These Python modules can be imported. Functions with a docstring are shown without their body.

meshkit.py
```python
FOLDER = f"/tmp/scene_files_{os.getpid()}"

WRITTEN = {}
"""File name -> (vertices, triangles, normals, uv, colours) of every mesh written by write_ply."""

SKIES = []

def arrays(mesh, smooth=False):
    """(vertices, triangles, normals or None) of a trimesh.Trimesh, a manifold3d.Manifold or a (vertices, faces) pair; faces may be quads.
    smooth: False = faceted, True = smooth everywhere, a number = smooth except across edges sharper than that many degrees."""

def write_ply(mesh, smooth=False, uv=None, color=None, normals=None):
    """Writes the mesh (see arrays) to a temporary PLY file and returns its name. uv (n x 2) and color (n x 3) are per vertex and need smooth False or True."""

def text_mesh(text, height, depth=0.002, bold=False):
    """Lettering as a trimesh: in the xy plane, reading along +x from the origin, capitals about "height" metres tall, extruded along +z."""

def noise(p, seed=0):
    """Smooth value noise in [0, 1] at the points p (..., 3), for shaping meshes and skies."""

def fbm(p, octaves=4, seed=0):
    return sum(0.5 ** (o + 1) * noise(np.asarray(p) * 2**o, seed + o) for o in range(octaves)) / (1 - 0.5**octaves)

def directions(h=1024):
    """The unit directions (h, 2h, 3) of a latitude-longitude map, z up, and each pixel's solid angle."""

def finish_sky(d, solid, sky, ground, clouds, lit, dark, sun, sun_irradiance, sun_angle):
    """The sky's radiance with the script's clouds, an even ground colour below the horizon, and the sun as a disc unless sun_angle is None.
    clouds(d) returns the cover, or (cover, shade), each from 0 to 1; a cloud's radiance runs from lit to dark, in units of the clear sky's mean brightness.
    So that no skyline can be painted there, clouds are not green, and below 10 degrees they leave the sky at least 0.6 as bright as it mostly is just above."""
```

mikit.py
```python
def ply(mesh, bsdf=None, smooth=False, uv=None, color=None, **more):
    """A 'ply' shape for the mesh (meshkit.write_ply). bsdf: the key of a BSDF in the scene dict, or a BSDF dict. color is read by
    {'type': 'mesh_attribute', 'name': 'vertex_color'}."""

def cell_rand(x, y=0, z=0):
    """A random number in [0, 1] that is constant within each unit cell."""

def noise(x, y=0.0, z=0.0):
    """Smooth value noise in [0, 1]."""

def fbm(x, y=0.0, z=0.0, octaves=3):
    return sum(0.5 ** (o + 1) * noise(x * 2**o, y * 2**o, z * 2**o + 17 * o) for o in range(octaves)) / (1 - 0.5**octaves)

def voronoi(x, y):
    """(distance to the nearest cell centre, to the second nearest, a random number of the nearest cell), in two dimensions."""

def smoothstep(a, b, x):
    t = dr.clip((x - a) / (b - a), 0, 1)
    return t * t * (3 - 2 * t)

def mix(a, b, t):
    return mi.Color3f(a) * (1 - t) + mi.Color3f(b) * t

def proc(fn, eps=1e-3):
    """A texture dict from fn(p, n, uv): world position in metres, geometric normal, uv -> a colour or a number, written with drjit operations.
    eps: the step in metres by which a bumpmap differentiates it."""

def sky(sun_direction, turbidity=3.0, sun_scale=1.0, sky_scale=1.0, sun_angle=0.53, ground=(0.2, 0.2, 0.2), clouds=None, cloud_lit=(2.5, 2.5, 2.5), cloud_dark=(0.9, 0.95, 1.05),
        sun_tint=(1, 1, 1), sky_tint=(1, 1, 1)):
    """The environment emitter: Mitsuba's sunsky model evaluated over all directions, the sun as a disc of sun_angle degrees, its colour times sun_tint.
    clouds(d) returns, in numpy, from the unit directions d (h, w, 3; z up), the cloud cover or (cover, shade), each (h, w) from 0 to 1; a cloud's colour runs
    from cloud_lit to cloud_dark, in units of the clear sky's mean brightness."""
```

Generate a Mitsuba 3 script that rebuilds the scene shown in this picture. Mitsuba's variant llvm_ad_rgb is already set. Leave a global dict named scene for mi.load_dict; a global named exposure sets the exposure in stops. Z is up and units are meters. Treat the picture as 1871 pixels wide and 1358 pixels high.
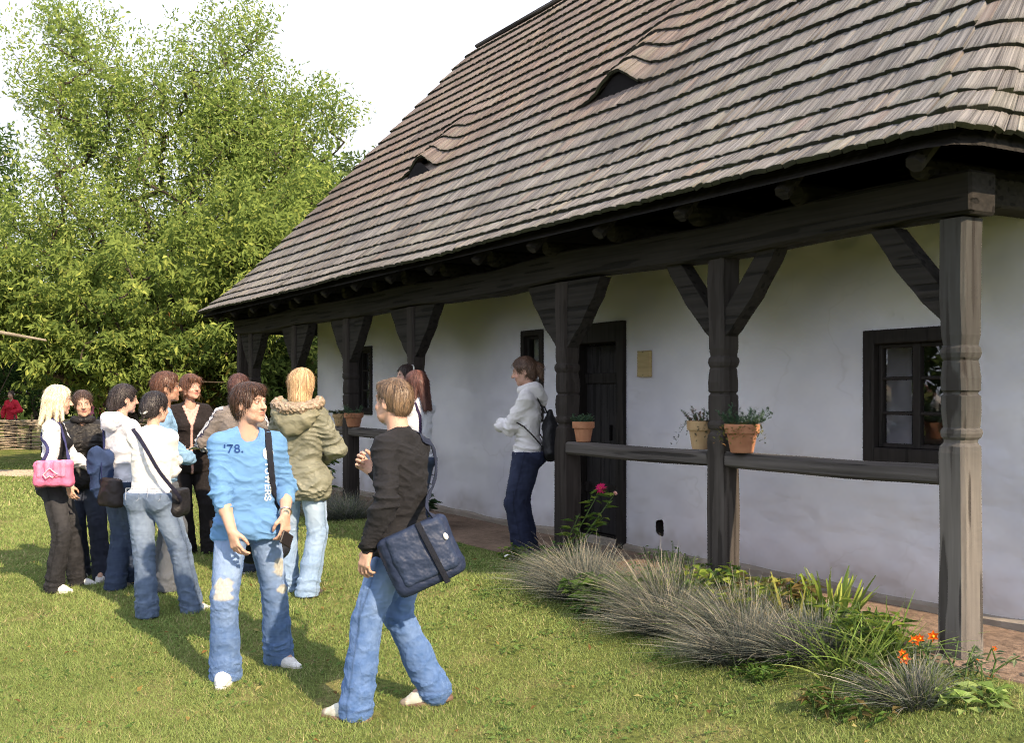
import math, random, numpy as np, trimesh, mitsuba as mi, drjit as dr, mikit, meshkit, manifold3d
from shapely.geometry import Polygon, box as sbox
from mikit import noise, fbm, cell_rand, smoothstep, mix, proc
scene, labels = {}, {}
T = mi.ScalarTransform4f
# ---------------------------------------------------------------- camera, light, exposure
EYE = 1.68
scene['camera'] = {'type': 'perspective', 'fov': 2*math.degrees(math.atan(935.5/2000)), 'fov_axis': 'x',
                   'near_clip': 0.1, 'far_clip': 400.0, 'principal_point_offset_y': (679-722)/1358.0,
                   'to_world': T().look_at(origin=[0, 0, EYE], target=[0, 10, EYE], up=[0, 0, 1])}
SUN_AZ, SUN_EL = math.radians(34.5), math.radians(33)
def cloud_cover(d):
    n = meshkit.noise(d*np.array([3.0, 3.0, 9.0]), 3)*0.6 + meshkit.noise(d*np.array([7.0, 7.0, 18.0]), 5)*0.4
    return np.clip(0.80+0.35*n, 0, 1), np.clip(0.10*n, 0, 1)
scene['sky'] = mikit.sky([math.sin(SUN_AZ)*math.cos(SUN_EL), -math.cos(SUN_AZ)*math.cos(SUN_EL), math.sin(SUN_EL)], turbidity=3.5,
                         sun_scale=1.05, sun_angle=0.8, clouds=cloud_cover, cloud_lit=(3.3, 3.45, 3.9), cloud_dark=(2.3, 2.4, 2.75), ground=(0.12, 0.14, 0.06))
exposure = 2.3
# ---------------------------------------------------------------- helpers
def ent(key, mesh, bsdf, label=None, cat=None, group=None, kind=None, smooth=False, uv=None, color=None):
    n = key; i = 1
    while n in scene or n in labels and label is not None and n in scene:
        n = f'{key}_{i:03d}'; i += 1
    scene[n] = mikit.ply(mesh, bsdf, smooth=smooth, uv=uv, color=color)
    tag(n, label, cat, group, kind)
    return n
def tag(n, label=None, cat=None, group=None, kind=None):
    d = {k: v for k, v in (('label', label), ('category', cat), ('group', group), ('kind', kind)) if v}
    if d: labels[n] = d
taken = set()
def thing(key, label, cat, group=None):
    n = key; i = 1
    while n in taken:
        n = f'{key}_{i:03d}'; i += 1
    taken.add(n); tag(n, label, cat, group)
    return n
def cat_(ms):
    ms = [m for m in ms if m is not None]
    return trimesh.util.concatenate(ms) if len(ms) > 1 else ms[0]
def arr(v, f):
    return trimesh.Trimesh(np.asarray(v, float), np.asarray(f, int), process=False)
def lerp(a, b, t): return a+(b-a)*t
def ss(a, b, x):
    q = np.clip((np.asarray(x, float)-a)/(b-a), 0, 1); return q*q*(3-2*q)
def chbox(x0, x1, y0, y1, z0, z1, c=0.006):
    'a box with chamfered edges'
    c = min(c, (x1-x0)*.3, (y1-y0)*.3, (z1-z0)*.3)
    p = []
    for x, sx in ((x0, 1), (x1, -1)):
        for y, sy in ((y0, 1), (y1, -1)):
            for z, sz in ((z0, 1), (z1, -1)):
                p += [(x+sx*c, y+sy*c, z), (x+sx*c, y, z+sz*c), (x, y+sy*c, z+sz*c)]
    return trimesh.convex.convex_hull(np.array(p))
def tube(pts, r, sides=6, cap=True, flat=None):
    p = np.asarray(pts, float); n = len(p); r = np.broadcast_to(r, (n,))
    t = np.gradient(p, axis=0); t /= np.linalg.norm(t, axis=1, keepdims=True)+1e-12
    ref = np.array([0, 0, 1.0]) if abs(t[:, 2]).mean() < .8 else np.array([1.0, 0, 0])
    a = np.cross(t, ref); a /= np.linalg.norm(a, axis=1, keepdims=True)+1e-12
    b = np.cross(t, a)
    g = np.arange(sides)*2*np.pi/sides
    v = (p[:, None]+r[:, None, None]*(np.cos(g)[None, :, None]*a[:, None]+np.sin(g)[None, :, None]*b[:, None])).reshape(-1, 3)
    i, j = np.meshgrid(np.arange(n-1), np.arange(sides), indexing='ij')
    q = np.stack([i*sides+j, i*sides+(j+1) % sides, (i+1)*sides+(j+1) % sides, (i+1)*sides+j], -1).reshape(-1, 4)
    f = [q[:, [0, 1, 2]], q[:, [0, 2, 3]]]
    if cap:
        v = np.vstack([v, p[0], p[-1]]); k = np.arange(sides)
        f += [np.stack([(k+1) % sides, k, k*0+n*sides], 1), np.stack([(n-1)*sides+k, (n-1)*sides+(k+1) % sides, k*0+n*sides+1], 1)]
    m = arr(v, np.vstack(f))
    if m.volume < 0: m.invert()
    return m
def lathe(prof, n=24, c=(0, 0, 0)):
    m = trimesh.creation.revolve(np.array(prof, float), sections=n)
    m.apply_translation(c); return m
# the farmhouse's own frame: t along the facade (away from the camera), L across it (into the house), z up
U = np.array([-math.sin(math.radians(30.35)), math.cos(math.radians(30.35))]); N = np.array([U[1], -U[0]])
def HW(p):
    p = np.asarray(p, float)
    return np.stack([p[..., 0]*U[0]+p[..., 1]*N[0], p[..., 0]*U[1]+p[..., 1]*N[1], p[..., 2]], -1)
def house(m):
    return arr(HW(m.vertices), np.asarray(m.faces)[:, ::-1])
def tLz(X, Y): return X*U[0]+Y*U[1], X*N[0]+Y*N[1]
def ground_z(X, Y):
    X, Y = np.asarray(X, float), np.asarray(Y, float)
    t, L = tLz(X, Y)
    a = ss(5.5, 10.5, Y)*.9*(.45+.55*ss(-4.2, -1.5, X))
    b = ss(3.1, 4.75, L)*ss(1.0, 3.2, t)
    return .28*(1-(1-a)*(1-b))
# ---------------------------------------------------------------- materials
def rgb(*c): return {'type': 'rgb', 'value': list(c)}
def lin(r, g, b): return tuple((c/255/12.92 if c <= 10 else ((c/255+.055)/1.055)**2.4) for c in (r, g, b))
def mat(key, base, rough=.8, bump=None, scale=.002, two=True, eps=1e-3, **kw):
    b = {'type': 'principled', 'base_color': base if isinstance(base, dict) else rgb(*base), 'roughness': rough, 'specular': kw.pop('specular', .3), **kw}
    if bump is not None: b = {'type': 'bumpmap', 'arbitrary': proc(bump, eps), 'scale': scale, 'bsdf': b}
    scene[key] = {'type': 'twosided', 'bsdf': b} if two else b
VC = {'type': 'mesh_attribute', 'name': 'vertex_color'}
u3 = mi.Vector3f
def hs(p):  # house coordinates inside a texture
    return p.x*float(U[0])+p.y*float(U[1]), p.x*float(N[0])+p.y*float(N[1])
def wall_col(p, n, uv):
    t, L = hs(p)
    v = fbm(t*1.3, L, p.z*1.3, 4); w = noise(t*9, L*9, p.z*7)
    c = mix((.58, .58, .66), (.75, .75, .81), smoothstep(.3, .7, v)*.65+w*.2+.15*noise(t*40, L*40, p.z*40))
    ck = smoothstep(.022, .0, dr.abs(fbm(t*1.9+3, L, p.z*2.3, 4)-.5))*smoothstep(.55, .75, noise(t*.9, 4, p.z*.9))
    c = mix(c, (.38, .36, .37), ck*.16)
    foot = smoothstep(.62, .30, p.z+(noise(t*5, 0, 3)-.5)*.22)*(.55+.45*noise(t*14, 3, p.z*14))
    c = mix(c, (.34, .30, .27), foot*.6)
    sm = smoothstep(2.0, 2.55, p.z+(v-.5)*.6)      # shade under the gallery's roof, put into the wall colour
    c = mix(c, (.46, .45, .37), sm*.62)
    return c
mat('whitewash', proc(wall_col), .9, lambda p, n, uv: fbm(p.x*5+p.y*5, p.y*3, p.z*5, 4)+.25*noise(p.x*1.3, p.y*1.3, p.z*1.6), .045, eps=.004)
def wood_f(lo, hi, sx):
    def f(p, n, uv):
        t, L = hs(p)
        if sx == 'v': a, b, c = t*46, L*46, p.z*2.2
        else: a, b, c = t*2.2, L*46, p.z*46
        g = fbm(a, b, c, 3); k = noise(t*2.1, L*2.1, p.z*1.7)
        cr = smoothstep(.66, .74, noise(a*.8+3, b*.8, c*.8))
        col = mix(lo, hi, dr.clip(g*.9+k*.5-.25, 0, 1))
        return mix(col, (lo[0]*.3, lo[1]*.3, lo[2]*.3), cr*.7)
    return f
def wood_b(sx):
    def f(p, n, uv):
        t, L = hs(p)
        if sx == 'v': a, b, c = t*46, L*46, p.z*2.2
        else: a, b, c = t*2.2, L*46, p.z*46
        return fbm(a, b, c, 3)-.8*smoothstep(.66, .74, noise(a*.8+3, b*.8, c*.8))
    return f
mat('dark_beam', proc(wood_f((.010, .009, .008), (.036, .031, .028), 'h')), .85, wood_b('h'), .008)
def post_col(p, n, uv):
    t, L = hs(p)
    a, b, c = t*46, L*46, p.z*2.2
    g = fbm(a, b, c, 3); k = noise(t*2.1, L*2.1, p.z*1.7)
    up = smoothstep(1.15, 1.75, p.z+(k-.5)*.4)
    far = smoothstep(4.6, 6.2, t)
    lo = mix(mix((.082, .073, .066), (.032, .027, .025), up), (.018, .015, .014), far)  # grey weathering below; eave shade put into the darker tops and far posts
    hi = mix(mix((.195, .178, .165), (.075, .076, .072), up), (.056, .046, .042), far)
    cr = smoothstep(.66, .74, noise(a*.8+3, b*.8, c*.8))
    return mix(mix(lo, hi, dr.clip(g*.9+k*.5-.25, 0, 1)), (.02, .016, .014), cr*.7)
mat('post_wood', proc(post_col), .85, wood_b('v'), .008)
mat('rail_wood', proc(wood_f((.034, .030, .029), (.125, .113, .108), 'h')), .85, wood_b('h'), .008)
mat('door_wood', proc(wood_f((.008, .007, .007), (.028, .023, .022), 'v')), .7, wood_b('v'), .004)
mat('door_plank', proc(wood_f((.014, .013, .015), (.034, .031, .033), 'v')), .7, wood_b('v'), .004)
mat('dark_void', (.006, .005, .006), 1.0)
def shingle_col(p, n, uv):
    i = dr.floor(uv.x); fr = uv.x-i
    r1, r2 = cell_rand(i, 3), cell_rand(i, 11)
    t, L = hs(p)
    g = noise(fr*9+i*7.3, uv.y*3.5, 1); g2 = noise(fr*30+i*5.1, uv.y*9, 2)
    warm = smoothstep(6.0, 12.5, t+(L-4.4)*1.7+(noise(t*.8, L*.8, 5)-.5)*5)*smoothstep(5.0, 6.3, L+(noise(t*.6, L, 2)-.5)*1.5)
    lo = mix((.054, .050, .052), (.072, .056, .052), warm)
    hi = mix((.285, .270, .262), (.265, .212, .190), warm)
    k = dr.clip(r1*.24+g*.62+g2*.60-.30, 0, 1)
    c = mix(lo, hi, k)
    c = mix(c, (.33, .33, .25), smoothstep(.72, .95, r2)*.18)
    c = mix(c, (.30, .20, .16), smoothstep(.93, 1.0, cell_rand(i, 19))*.3)
    butt_shade = smoothstep(.035, .0, uv.y)*(.4+.6*noise(i*3.1, fr*6, 3))  # darker towards the lower edge: course shadow lines put into the colour
    c = mix(c, (.075, .075, .060), butt_shade*.6)
    c = mix(c, mix((.012, .012, .010), (.035, .040, .018), noise(t*6, L*6, 4)), smoothstep(-.001, -.006, uv.y))  # near-black butt ends carry the painted course shadows, with some mossy green
    return mix(c, (.06, .055, .055), smoothstep(.55, .8, noise(t*1.1, L*1.4, 9))*.35)
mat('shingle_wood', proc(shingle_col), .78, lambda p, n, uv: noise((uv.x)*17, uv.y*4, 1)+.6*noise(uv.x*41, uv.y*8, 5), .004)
def earth_col(p, n, uv):
    v = fbm(p.x*3, p.y*3, 1, 4); w = noise(p.x*34, p.y*34, 2)
    return mix((.085, .058, .042), (.24, .17, .125), dr.clip(v*.9+w*.4-.2, 0, 1))
mat('earth', proc(earth_col), .95, lambda p, n, uv: fbm(p.x*14, p.y*14, p.z*14, 4), .03, eps=.003)
mat('pane_glass', (1, 1, 1), 1)
scene['pane_glass'] = {'type': 'thindielectric', 'int_ior': 1.5}
mat('plinth_clay', proc(lambda p, n, uv: mix((.20, .17, .14), (.36, .32, .28), fbm(p.x*6, p.y*6, p.z*9, 4))), .95, lambda p, n, uv: fbm(p.x*12, p.y*12, p.z*12, 4), .02, eps=.003)
# ---------------------------------------------------------------- farmhouse
rng = np.random.default_rng(7)
FH = thing('farmhouse', 'long whitewashed farmhouse with shingled hip roof and timber gallery', 'house')
PZ = .28
def roughen(m, amp, f, n=1, seed=0):
    for _ in range(n): m = m.subdivide()
    v = np.array(m.vertices); d = meshkit.noise(v*f, seed)-.5; e = meshkit.noise(v*f+7.7, seed+1)-.5; g = meshkit.noise(v*f+3.1, seed+2)-.5
    m.vertices = v+np.stack([d, e, g], 1)*amp
    return m
def hb(key, m, b, **k): return ent(key, house(m), b, **k)
# walls
def wall_slab(t0, t1, z0, z1, holes, L0, L1):
    poly = Polygon([(t0, z0), (t1, z0), (t1, z1), (t0, z1)], [h if len(h) > 4 else [(h[0], h[2]), (h[1], h[2]), (h[1], h[3]), (h[0], h[3])] for h in holes])
    m = trimesh.creation.extrude_polygon(poly, L1-L0, engine='earcut')
    v = np.array(m.vertices)
    return arr(np.stack([v[:, 0], L1-v[:, 2], v[:, 1]], 1), m.faces)
WIN = [(4.45, 5.25, 1.24, 2.11), (9.43, 9.83, 1.42, 2.34), (13.82, 14.30, 1.42, 2.34)]
DOOR = (8.03, 9.0, PZ, 2.34)
HOLE = [(7.53+r*math.cos(a_), .53+1.35*r*math.sin(a_)) for a_, r in zip(np.linspace(0, 2*np.pi, 14)[:-1], (.062, .07, .058, .05, .06, .066, .055, .06, .072, .06, .05, .058, .066))]
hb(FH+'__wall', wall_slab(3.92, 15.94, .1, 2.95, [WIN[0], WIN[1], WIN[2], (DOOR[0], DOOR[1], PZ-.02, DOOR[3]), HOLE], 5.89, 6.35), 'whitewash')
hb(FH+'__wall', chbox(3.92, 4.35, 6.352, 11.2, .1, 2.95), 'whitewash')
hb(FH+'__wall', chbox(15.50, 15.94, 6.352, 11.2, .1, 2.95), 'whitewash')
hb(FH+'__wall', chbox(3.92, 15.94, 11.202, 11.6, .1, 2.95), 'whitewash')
hb(FH+'__interior_floor', chbox(4.36, 15.49, 6.36, 11.19, .2, .3), 'dark_beam')
hb(FH+'__ceiling', chbox(3.93, 15.93, 5.90, 11.59, 2.952, 3.02), 'dark_beam')
# an earthen plinth along the wall's foot
pl = [(t, 5.89-.045-.012*math.sin(t*2.1), PZ+.050+.010*math.sin(t*2.3)+.006*math.sin(t*7)) for t in np.linspace(3.9, 15.95, 120)]
v = []; 
for t, L, z in pl: v += [(t, L-.015, .15), (t, L, z), (t, 5.895, z+.02), (t, 5.895, .15)]
f = []
for i in range(len(pl)-1):
    for a in range(4):
        b = (a+1) % 4; f += [(4*i+a, 4*i+b, 4*i+4+b), (4*i+a, 4*i+4+b, 4*i+4+a)]
pm = arr(v, f); pm.fix_normals()
ent(FH+'__plinth', house(pm), 'plinth_clay', smooth=50)
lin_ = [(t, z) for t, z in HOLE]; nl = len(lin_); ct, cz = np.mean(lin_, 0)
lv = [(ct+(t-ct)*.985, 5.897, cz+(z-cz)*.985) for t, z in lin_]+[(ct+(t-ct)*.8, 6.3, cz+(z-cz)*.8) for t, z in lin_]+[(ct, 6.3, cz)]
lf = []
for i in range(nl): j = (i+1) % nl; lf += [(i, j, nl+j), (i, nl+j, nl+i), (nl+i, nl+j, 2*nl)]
hb(FH+'__dark_hole_lining', arr(lv, lf), 'dark_beam')  # dark lining added so the whitewashed hole looks shaded inside
# windows
for k, (a, b, c, d) in enumerate(WIN):
    w = FH+'__window' if k == 0 else f'{FH}__window_{k:03d}'
    F = .085 if k == 0 else .05
    y0 = 5.86
    fr = cat_([chbox(a-.01, a+F, y0, y0+.14, c-.01, d+.01), chbox(b-F, b+.01, y0, y0+.14, c-.01, d+.01),
               chbox(a+F, b-F, y0+.002, y0+.138, d-F, d+.01), chbox(a+F, b-F, y0+.002, y0+.138, c-.01, c+F)])
    hb(w+'__frame', fr, 'door_wood')
    ia, ib, ic, id_ = a+F, b-F, c+F, d-F
    cols, rows = (2, 3) if k == 0 else (1, 3)
    y1 = y0+.05
    bars = [chbox(ia, ia+.03, y1, y1+.04, ic, id_), chbox(ib-.03, ib, y1, y1+.04, ic, id_), chbox(ia, ib, y1+.002, y1+.038, ic, ic+.03), chbox(ia, ib, y1+.002, y1+.038, id_-.03, id_)]
    if cols == 2: bars += [chbox((ia+ib)/2-.03, (ia+ib)/2+.03, y1-.006, y1+.046, ic, id_)]
    for r in range(1, rows):
        z = lerp(ic, id_, r/rows); bars.append(chbox(ia, ib, y1+.004, y1+.036, z-.012, z+.012))
    hb(w+'__sash', cat_(bars), 'door_wood')
    for r in range(rows):
        for q in range(cols):
            x0, x1 = lerp(ia, ib, q/cols)+.012, lerp(ia, ib, (q+1)/cols)-.012; z0, z1 = lerp(ic, id_, r/rows)+.008, lerp(ic, id_, (r+1)/rows)-.008
            yy = y1+.02+rng.uniform(-.003, .003); e = rng.uniform(-.004, .004)
            hb(w+'__pane', arr([(x0, yy, z0), (x1, yy+e, z0), (x1, yy-e, z1), (x0, yy+e*.5, z1)], [(0, 1, 2), (0, 2, 3)]), 'pane_glass')
# door: frame and a leaf of planks standing a little ajar inside
a, b, c, d = DOOR
dk = FH+'__door'
hb(dk+'__frame', cat_([chbox(a-.015, a+.10, 5.85, 6.10, c, d+.015), chbox(b-.10, b+.015, 5.85, 6.10, c, d+.015), chbox(a+.10, b-.10, 5.853, 6.097, d-.17, d+.015), chbox(a+.10, b-.10, 5.87, 6.2, c-.02, c+.06)]), 'door_wood')
for i in range(4):
    x0 = a+.34+i*.15
    hb(dk+'__plank', chbox(x0+.003, x0+.147, 6.06+.006*(i % 2), 6.10, c+.07, d-.18, .008), 'door_plank')
hb(dk+'__ledge', chbox(a+.36, b-.11, 6.035, 6.058, c+.45, c+.55), 'door_wood'); hb(dk+'__ledge', chbox(a+.36, b-.11, 6.035, 6.058, d-.55, d-.45), 'door_wood')
hb(dk+'__handle', chbox(a+.39, a+.41, 6.0, 6.034, 1.25, 1.40), 'dark_void')
# posts: square timbers with a carved waist
PT = [3.84, 5.73, 7.67, 10.62, 12.46, 14.35, 16.33]
PL = 5.03
def loft(prof, t, L, seed, cc=.22):
    'octagonal section (a square with chamfered arrises) of half-width w at each height z'
    v = []
    for z, w in prof:
        c = w*cc
        v += [(t+x, L+y, z) for x, y in ((w-c, -w), (w, -w+c), (w, w-c), (w-c, w), (-w+c, w), (-w, w-c), (-w, -w+c), (-w+c, -w))]
    n = len(prof); f = []
    for i in range(n-1):
        for k in range(8):
            q = (k+1) % 8; f += [(8*i+k, 8*i+q, 8*i+8+q), (8*i+k, 8*i+8+q, 8*i+8+k)]
    for k in range(1, 7): f += [(0, k+1, k), (8*n-8, 8*n-8+k, 8*n-8+k+1)]
    m = arr(v, f)
    vv = np.array(m.vertices); h = np.stack([meshkit.noise(vv*6+seed, 1), meshkit.noise(vv*6+seed, 2), np.full(len(vv), .5)], 1)-.5
    m.vertices = vv+h*.018
    return m
BT = 2.62
prof = [(.12, .088), (.5, .086), (.9, .084), (1.25, .083), (1.37, .083), (1.405, .080), (1.425, .066), (1.44, .066), (1.455, .078), (1.475, .083), (1.495, .080), (1.505, .071), (1.525, .074), (1.60, .080), (1.675, .079),
        (1.685, .069), (1.695, .069), (1.705, .079), (1.77, .081), (1.85, .074), (1.865, .070), (1.88, .078), (1.905, .084), (1.93, .080), (1.945, .070), (1.96, .072), (2.0, .078), (2.2, .080), (2.45, .082), (BT, .084)]
def brace(t, L, sgn, kind):
    'knee brace in the facade plane, its lower edge hewn a little wavy'
    q = np.linspace(0, 1, 9)
    lo = np.stack([.06+.50*q+(.010 if kind else .006)*np.sin(q*17+t)+.02*np.sin(q*np.pi), BT-.56+.56*q-.02*np.sin(q*np.pi)], 1)
    hi = [(.45, BT+.004), (.06, BT-.40)] if kind == 0 else [(.055, BT+.004), (.055, BT-.5)]
    if kind == 0: hi = [(.40, BT+.004), (.058, BT-.385)]
    poly = Polygon(np.vstack([lo, hi])).buffer(0)
    if poly.geom_type != 'Polygon': poly = max(poly.geoms, key=lambda g: g.area)
    m = trimesh.creation.extrude_polygon(poly, .11, engine='earcut')
    v = np.array(m.vertices)
    m = arr(np.stack([t+sgn*v[:, 0], L-.055+v[:, 2], v[:, 1]], 1), m.faces if sgn < 0 else np.asarray(m.faces)[:, ::-1])
    m.fix_normals(); return m
for i, t in enumerate(PT):
    pk = FH+'__post' if i == 0 else f'{FH}__post_{i:03d}'
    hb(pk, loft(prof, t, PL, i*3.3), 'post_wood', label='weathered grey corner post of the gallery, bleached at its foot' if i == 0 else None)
    for sgn in ((1,) if i == 0 else (-1, 1)):
        hb(pk+'__bracket', brace(t, PL, sgn, 0 if i < 2 else 1), 'dark_beam')
hb(FH+'__post', loft([(.12, .085), (1, .082), (2.2, .08), (2.86, .08)], 17.15, 5.10, 9), 'post_wood')
# beam along the posts, end beam, joists with projecting ends, rafters
bm = chbox(3.70, 17.05, PL-.105, PL+.105, BT, BT+.225, .015)
bm = trimesh.remesh.subdivide_to_size(bm.vertices, bm.faces, .35); bm = arr(*bm)
vv = np.array(bm.vertices); vv[:, 2] += .018*np.sin(vv[:, 0]*1.9)+.03*(meshkit.noise(vv*np.array([1.6, 1, 1]), 4)-.5); vv[:, 1] += .02*(meshkit.noise(vv*2.1, 6)-.5); bm.vertices = vv
hb(FH+'__beam', bm, 'dark_beam')
hb(FH+'__beam', chbox(3.86, 4.06, PL+.12, 11.3, BT+.10, BT+.27, .015), 'dark_beam')
hb(FH+'__beam', chbox(16.90, 17.08, PL+.12, 11.3, BT+.02, BT+.22, .015), 'dark_beam')
for i, t in enumerate(np.arange(3.98, 17.1, .93)):
    r = .070+rng.uniform(-.01, .012); zc = BT+.225+r-.005
    jl = 4.84+rng.uniform(-.03, .06)
    m = tube([(t, jl, zc), (t, jl+.02, zc), (t, 5.25, zc+.005), (t, 5.9, zc), (t, 8.0, zc)], [r*.86, r, r, r, r], 10)
    hb(FH+'__joist', m, 'dark_beam')
# ---------------------------------------------------------------- roof
LE, LR, ZE, ZR = 4.45, 7.97, 2.93, 6.97
TA, TB, TRA, TRB = 3.42, 17.32, 4.62, 14.62      # eave ends and ridge ends along t
NC = 23
def kz(k):      # height along the slope, kicked out at the eaves
    k = np.asarray(k, float)
    return ZE+(ZR-ZE)*(k+.055*(np.exp(-(np.maximum(k, 0)/.10)**1.3)-1)+.055*k*1.0)
VENTS = [(8.08, .385), (12.15, .368)]     # t, k of the two eyebrow vents
def hump(t, k):
    h = 0
    for t0, k0 in VENTS:
        g = np.exp(-((t-t0)/.29)**2*1.0)
        up = np.where(k < k0-.012, 0, np.clip(1-(k-k0)/.26, 0, 1)**1.3)
        h = h+.225*g*up
    return h
def front(t, k, lift=0.0, kb=None):
    t, k = np.broadcast_arrays(np.asarray(t, float), np.asarray(k, float))
    on = 1.0 if kb is None else np.array(sum(float(abs(np.mean(t)-t0) < .75 and kb >= k0_-.012) for t0, k0_ in VENTS))
    L = LE+(LR-LE)*k; z = kz(k)+hump(t, k)*on+lift
    z = z+.035*(meshkit.noise(np.stack([t*.55, k*4, k*0], -1), 3)-.5)+.05*np.sin(t*.5)*(1-k)*.3
    return np.stack([t, L-lift*.9, z], -1)
RC = .22     # rounded corner at the near end
def loop_near(k):   # end line and corner radius at k
    return TA+(TRA-TA)*k, RC*(1-k)**.7
def side_near(L, k, lift=0.0):
    te = TA+(TRA-TA)*k
    z = kz(k)+lift+0*L
    return np.stack([te-lift*.9+0*L, L+0*te, z], -1)
def corner(ang, k, lift=0.0):   # ang 0 = front side, 90 = near end
    te, r = loop_near(k); Lf = LE+(LR-LE)*k
    a = ang
    return np.array([te+r-(r+lift*.9)*math.sin(a), Lf+r-(r+lift*.9)*math.cos(a), float(kz(k))+lift+.015*(1-k)**8*math.sin(2*a)])
shingles = []      # (bottom-left, bottom-right, top-left, top-right) outer corners, id
W = .100
def slat(b0, b1, t0, t1, th, idx, ln):
    'one shingle: outer face, butt end, two flanks'
    b0, b1, t0, t1 = map(np.asarray, (b0, b1, t0, t1))
    nrm = np.cross(b1-b0, t0-b0); nrm = nrm/(np.linalg.norm(nrm)+1e-9)
    if nrm[2] < 0: nrm = -nrm
    mid = (b0+b1)/2
    # slightly proud ridge down the middle gives each piece a split face
    tm = (t0+t1)/2+nrm*.003; bmid = mid+nrm*.004
    q = [b0, bmid, b1, t0, tm, t1, b0-nrm*th, b1-nrm*th, t0-nrm*th, t1-nrm*th]
    v = np.array(q)
    f = [(0, 1, 4), (0, 4, 3), (1, 2, 5), (1, 5, 4), (6, 7, 2), (6, 2, 1), (6, 1, 0), (6, 0, 3), (6, 3, 8), (2, 7, 9), (2, 9, 5), (6, 8, 9), (6, 9, 7)]
    uv = np.array([(idx+.02, 0), (idx+.5, 0), (idx+.98, 0), (idx+.02, ln), (idx+.5, ln), (idx+.98, ln), (idx+.02, -.03), (idx+.98, -.03), (idx+.05, ln), (idx+.95, ln)])
    return v, np.array(f), uv
sid = 0
dk_ = 1.0/NC
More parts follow.
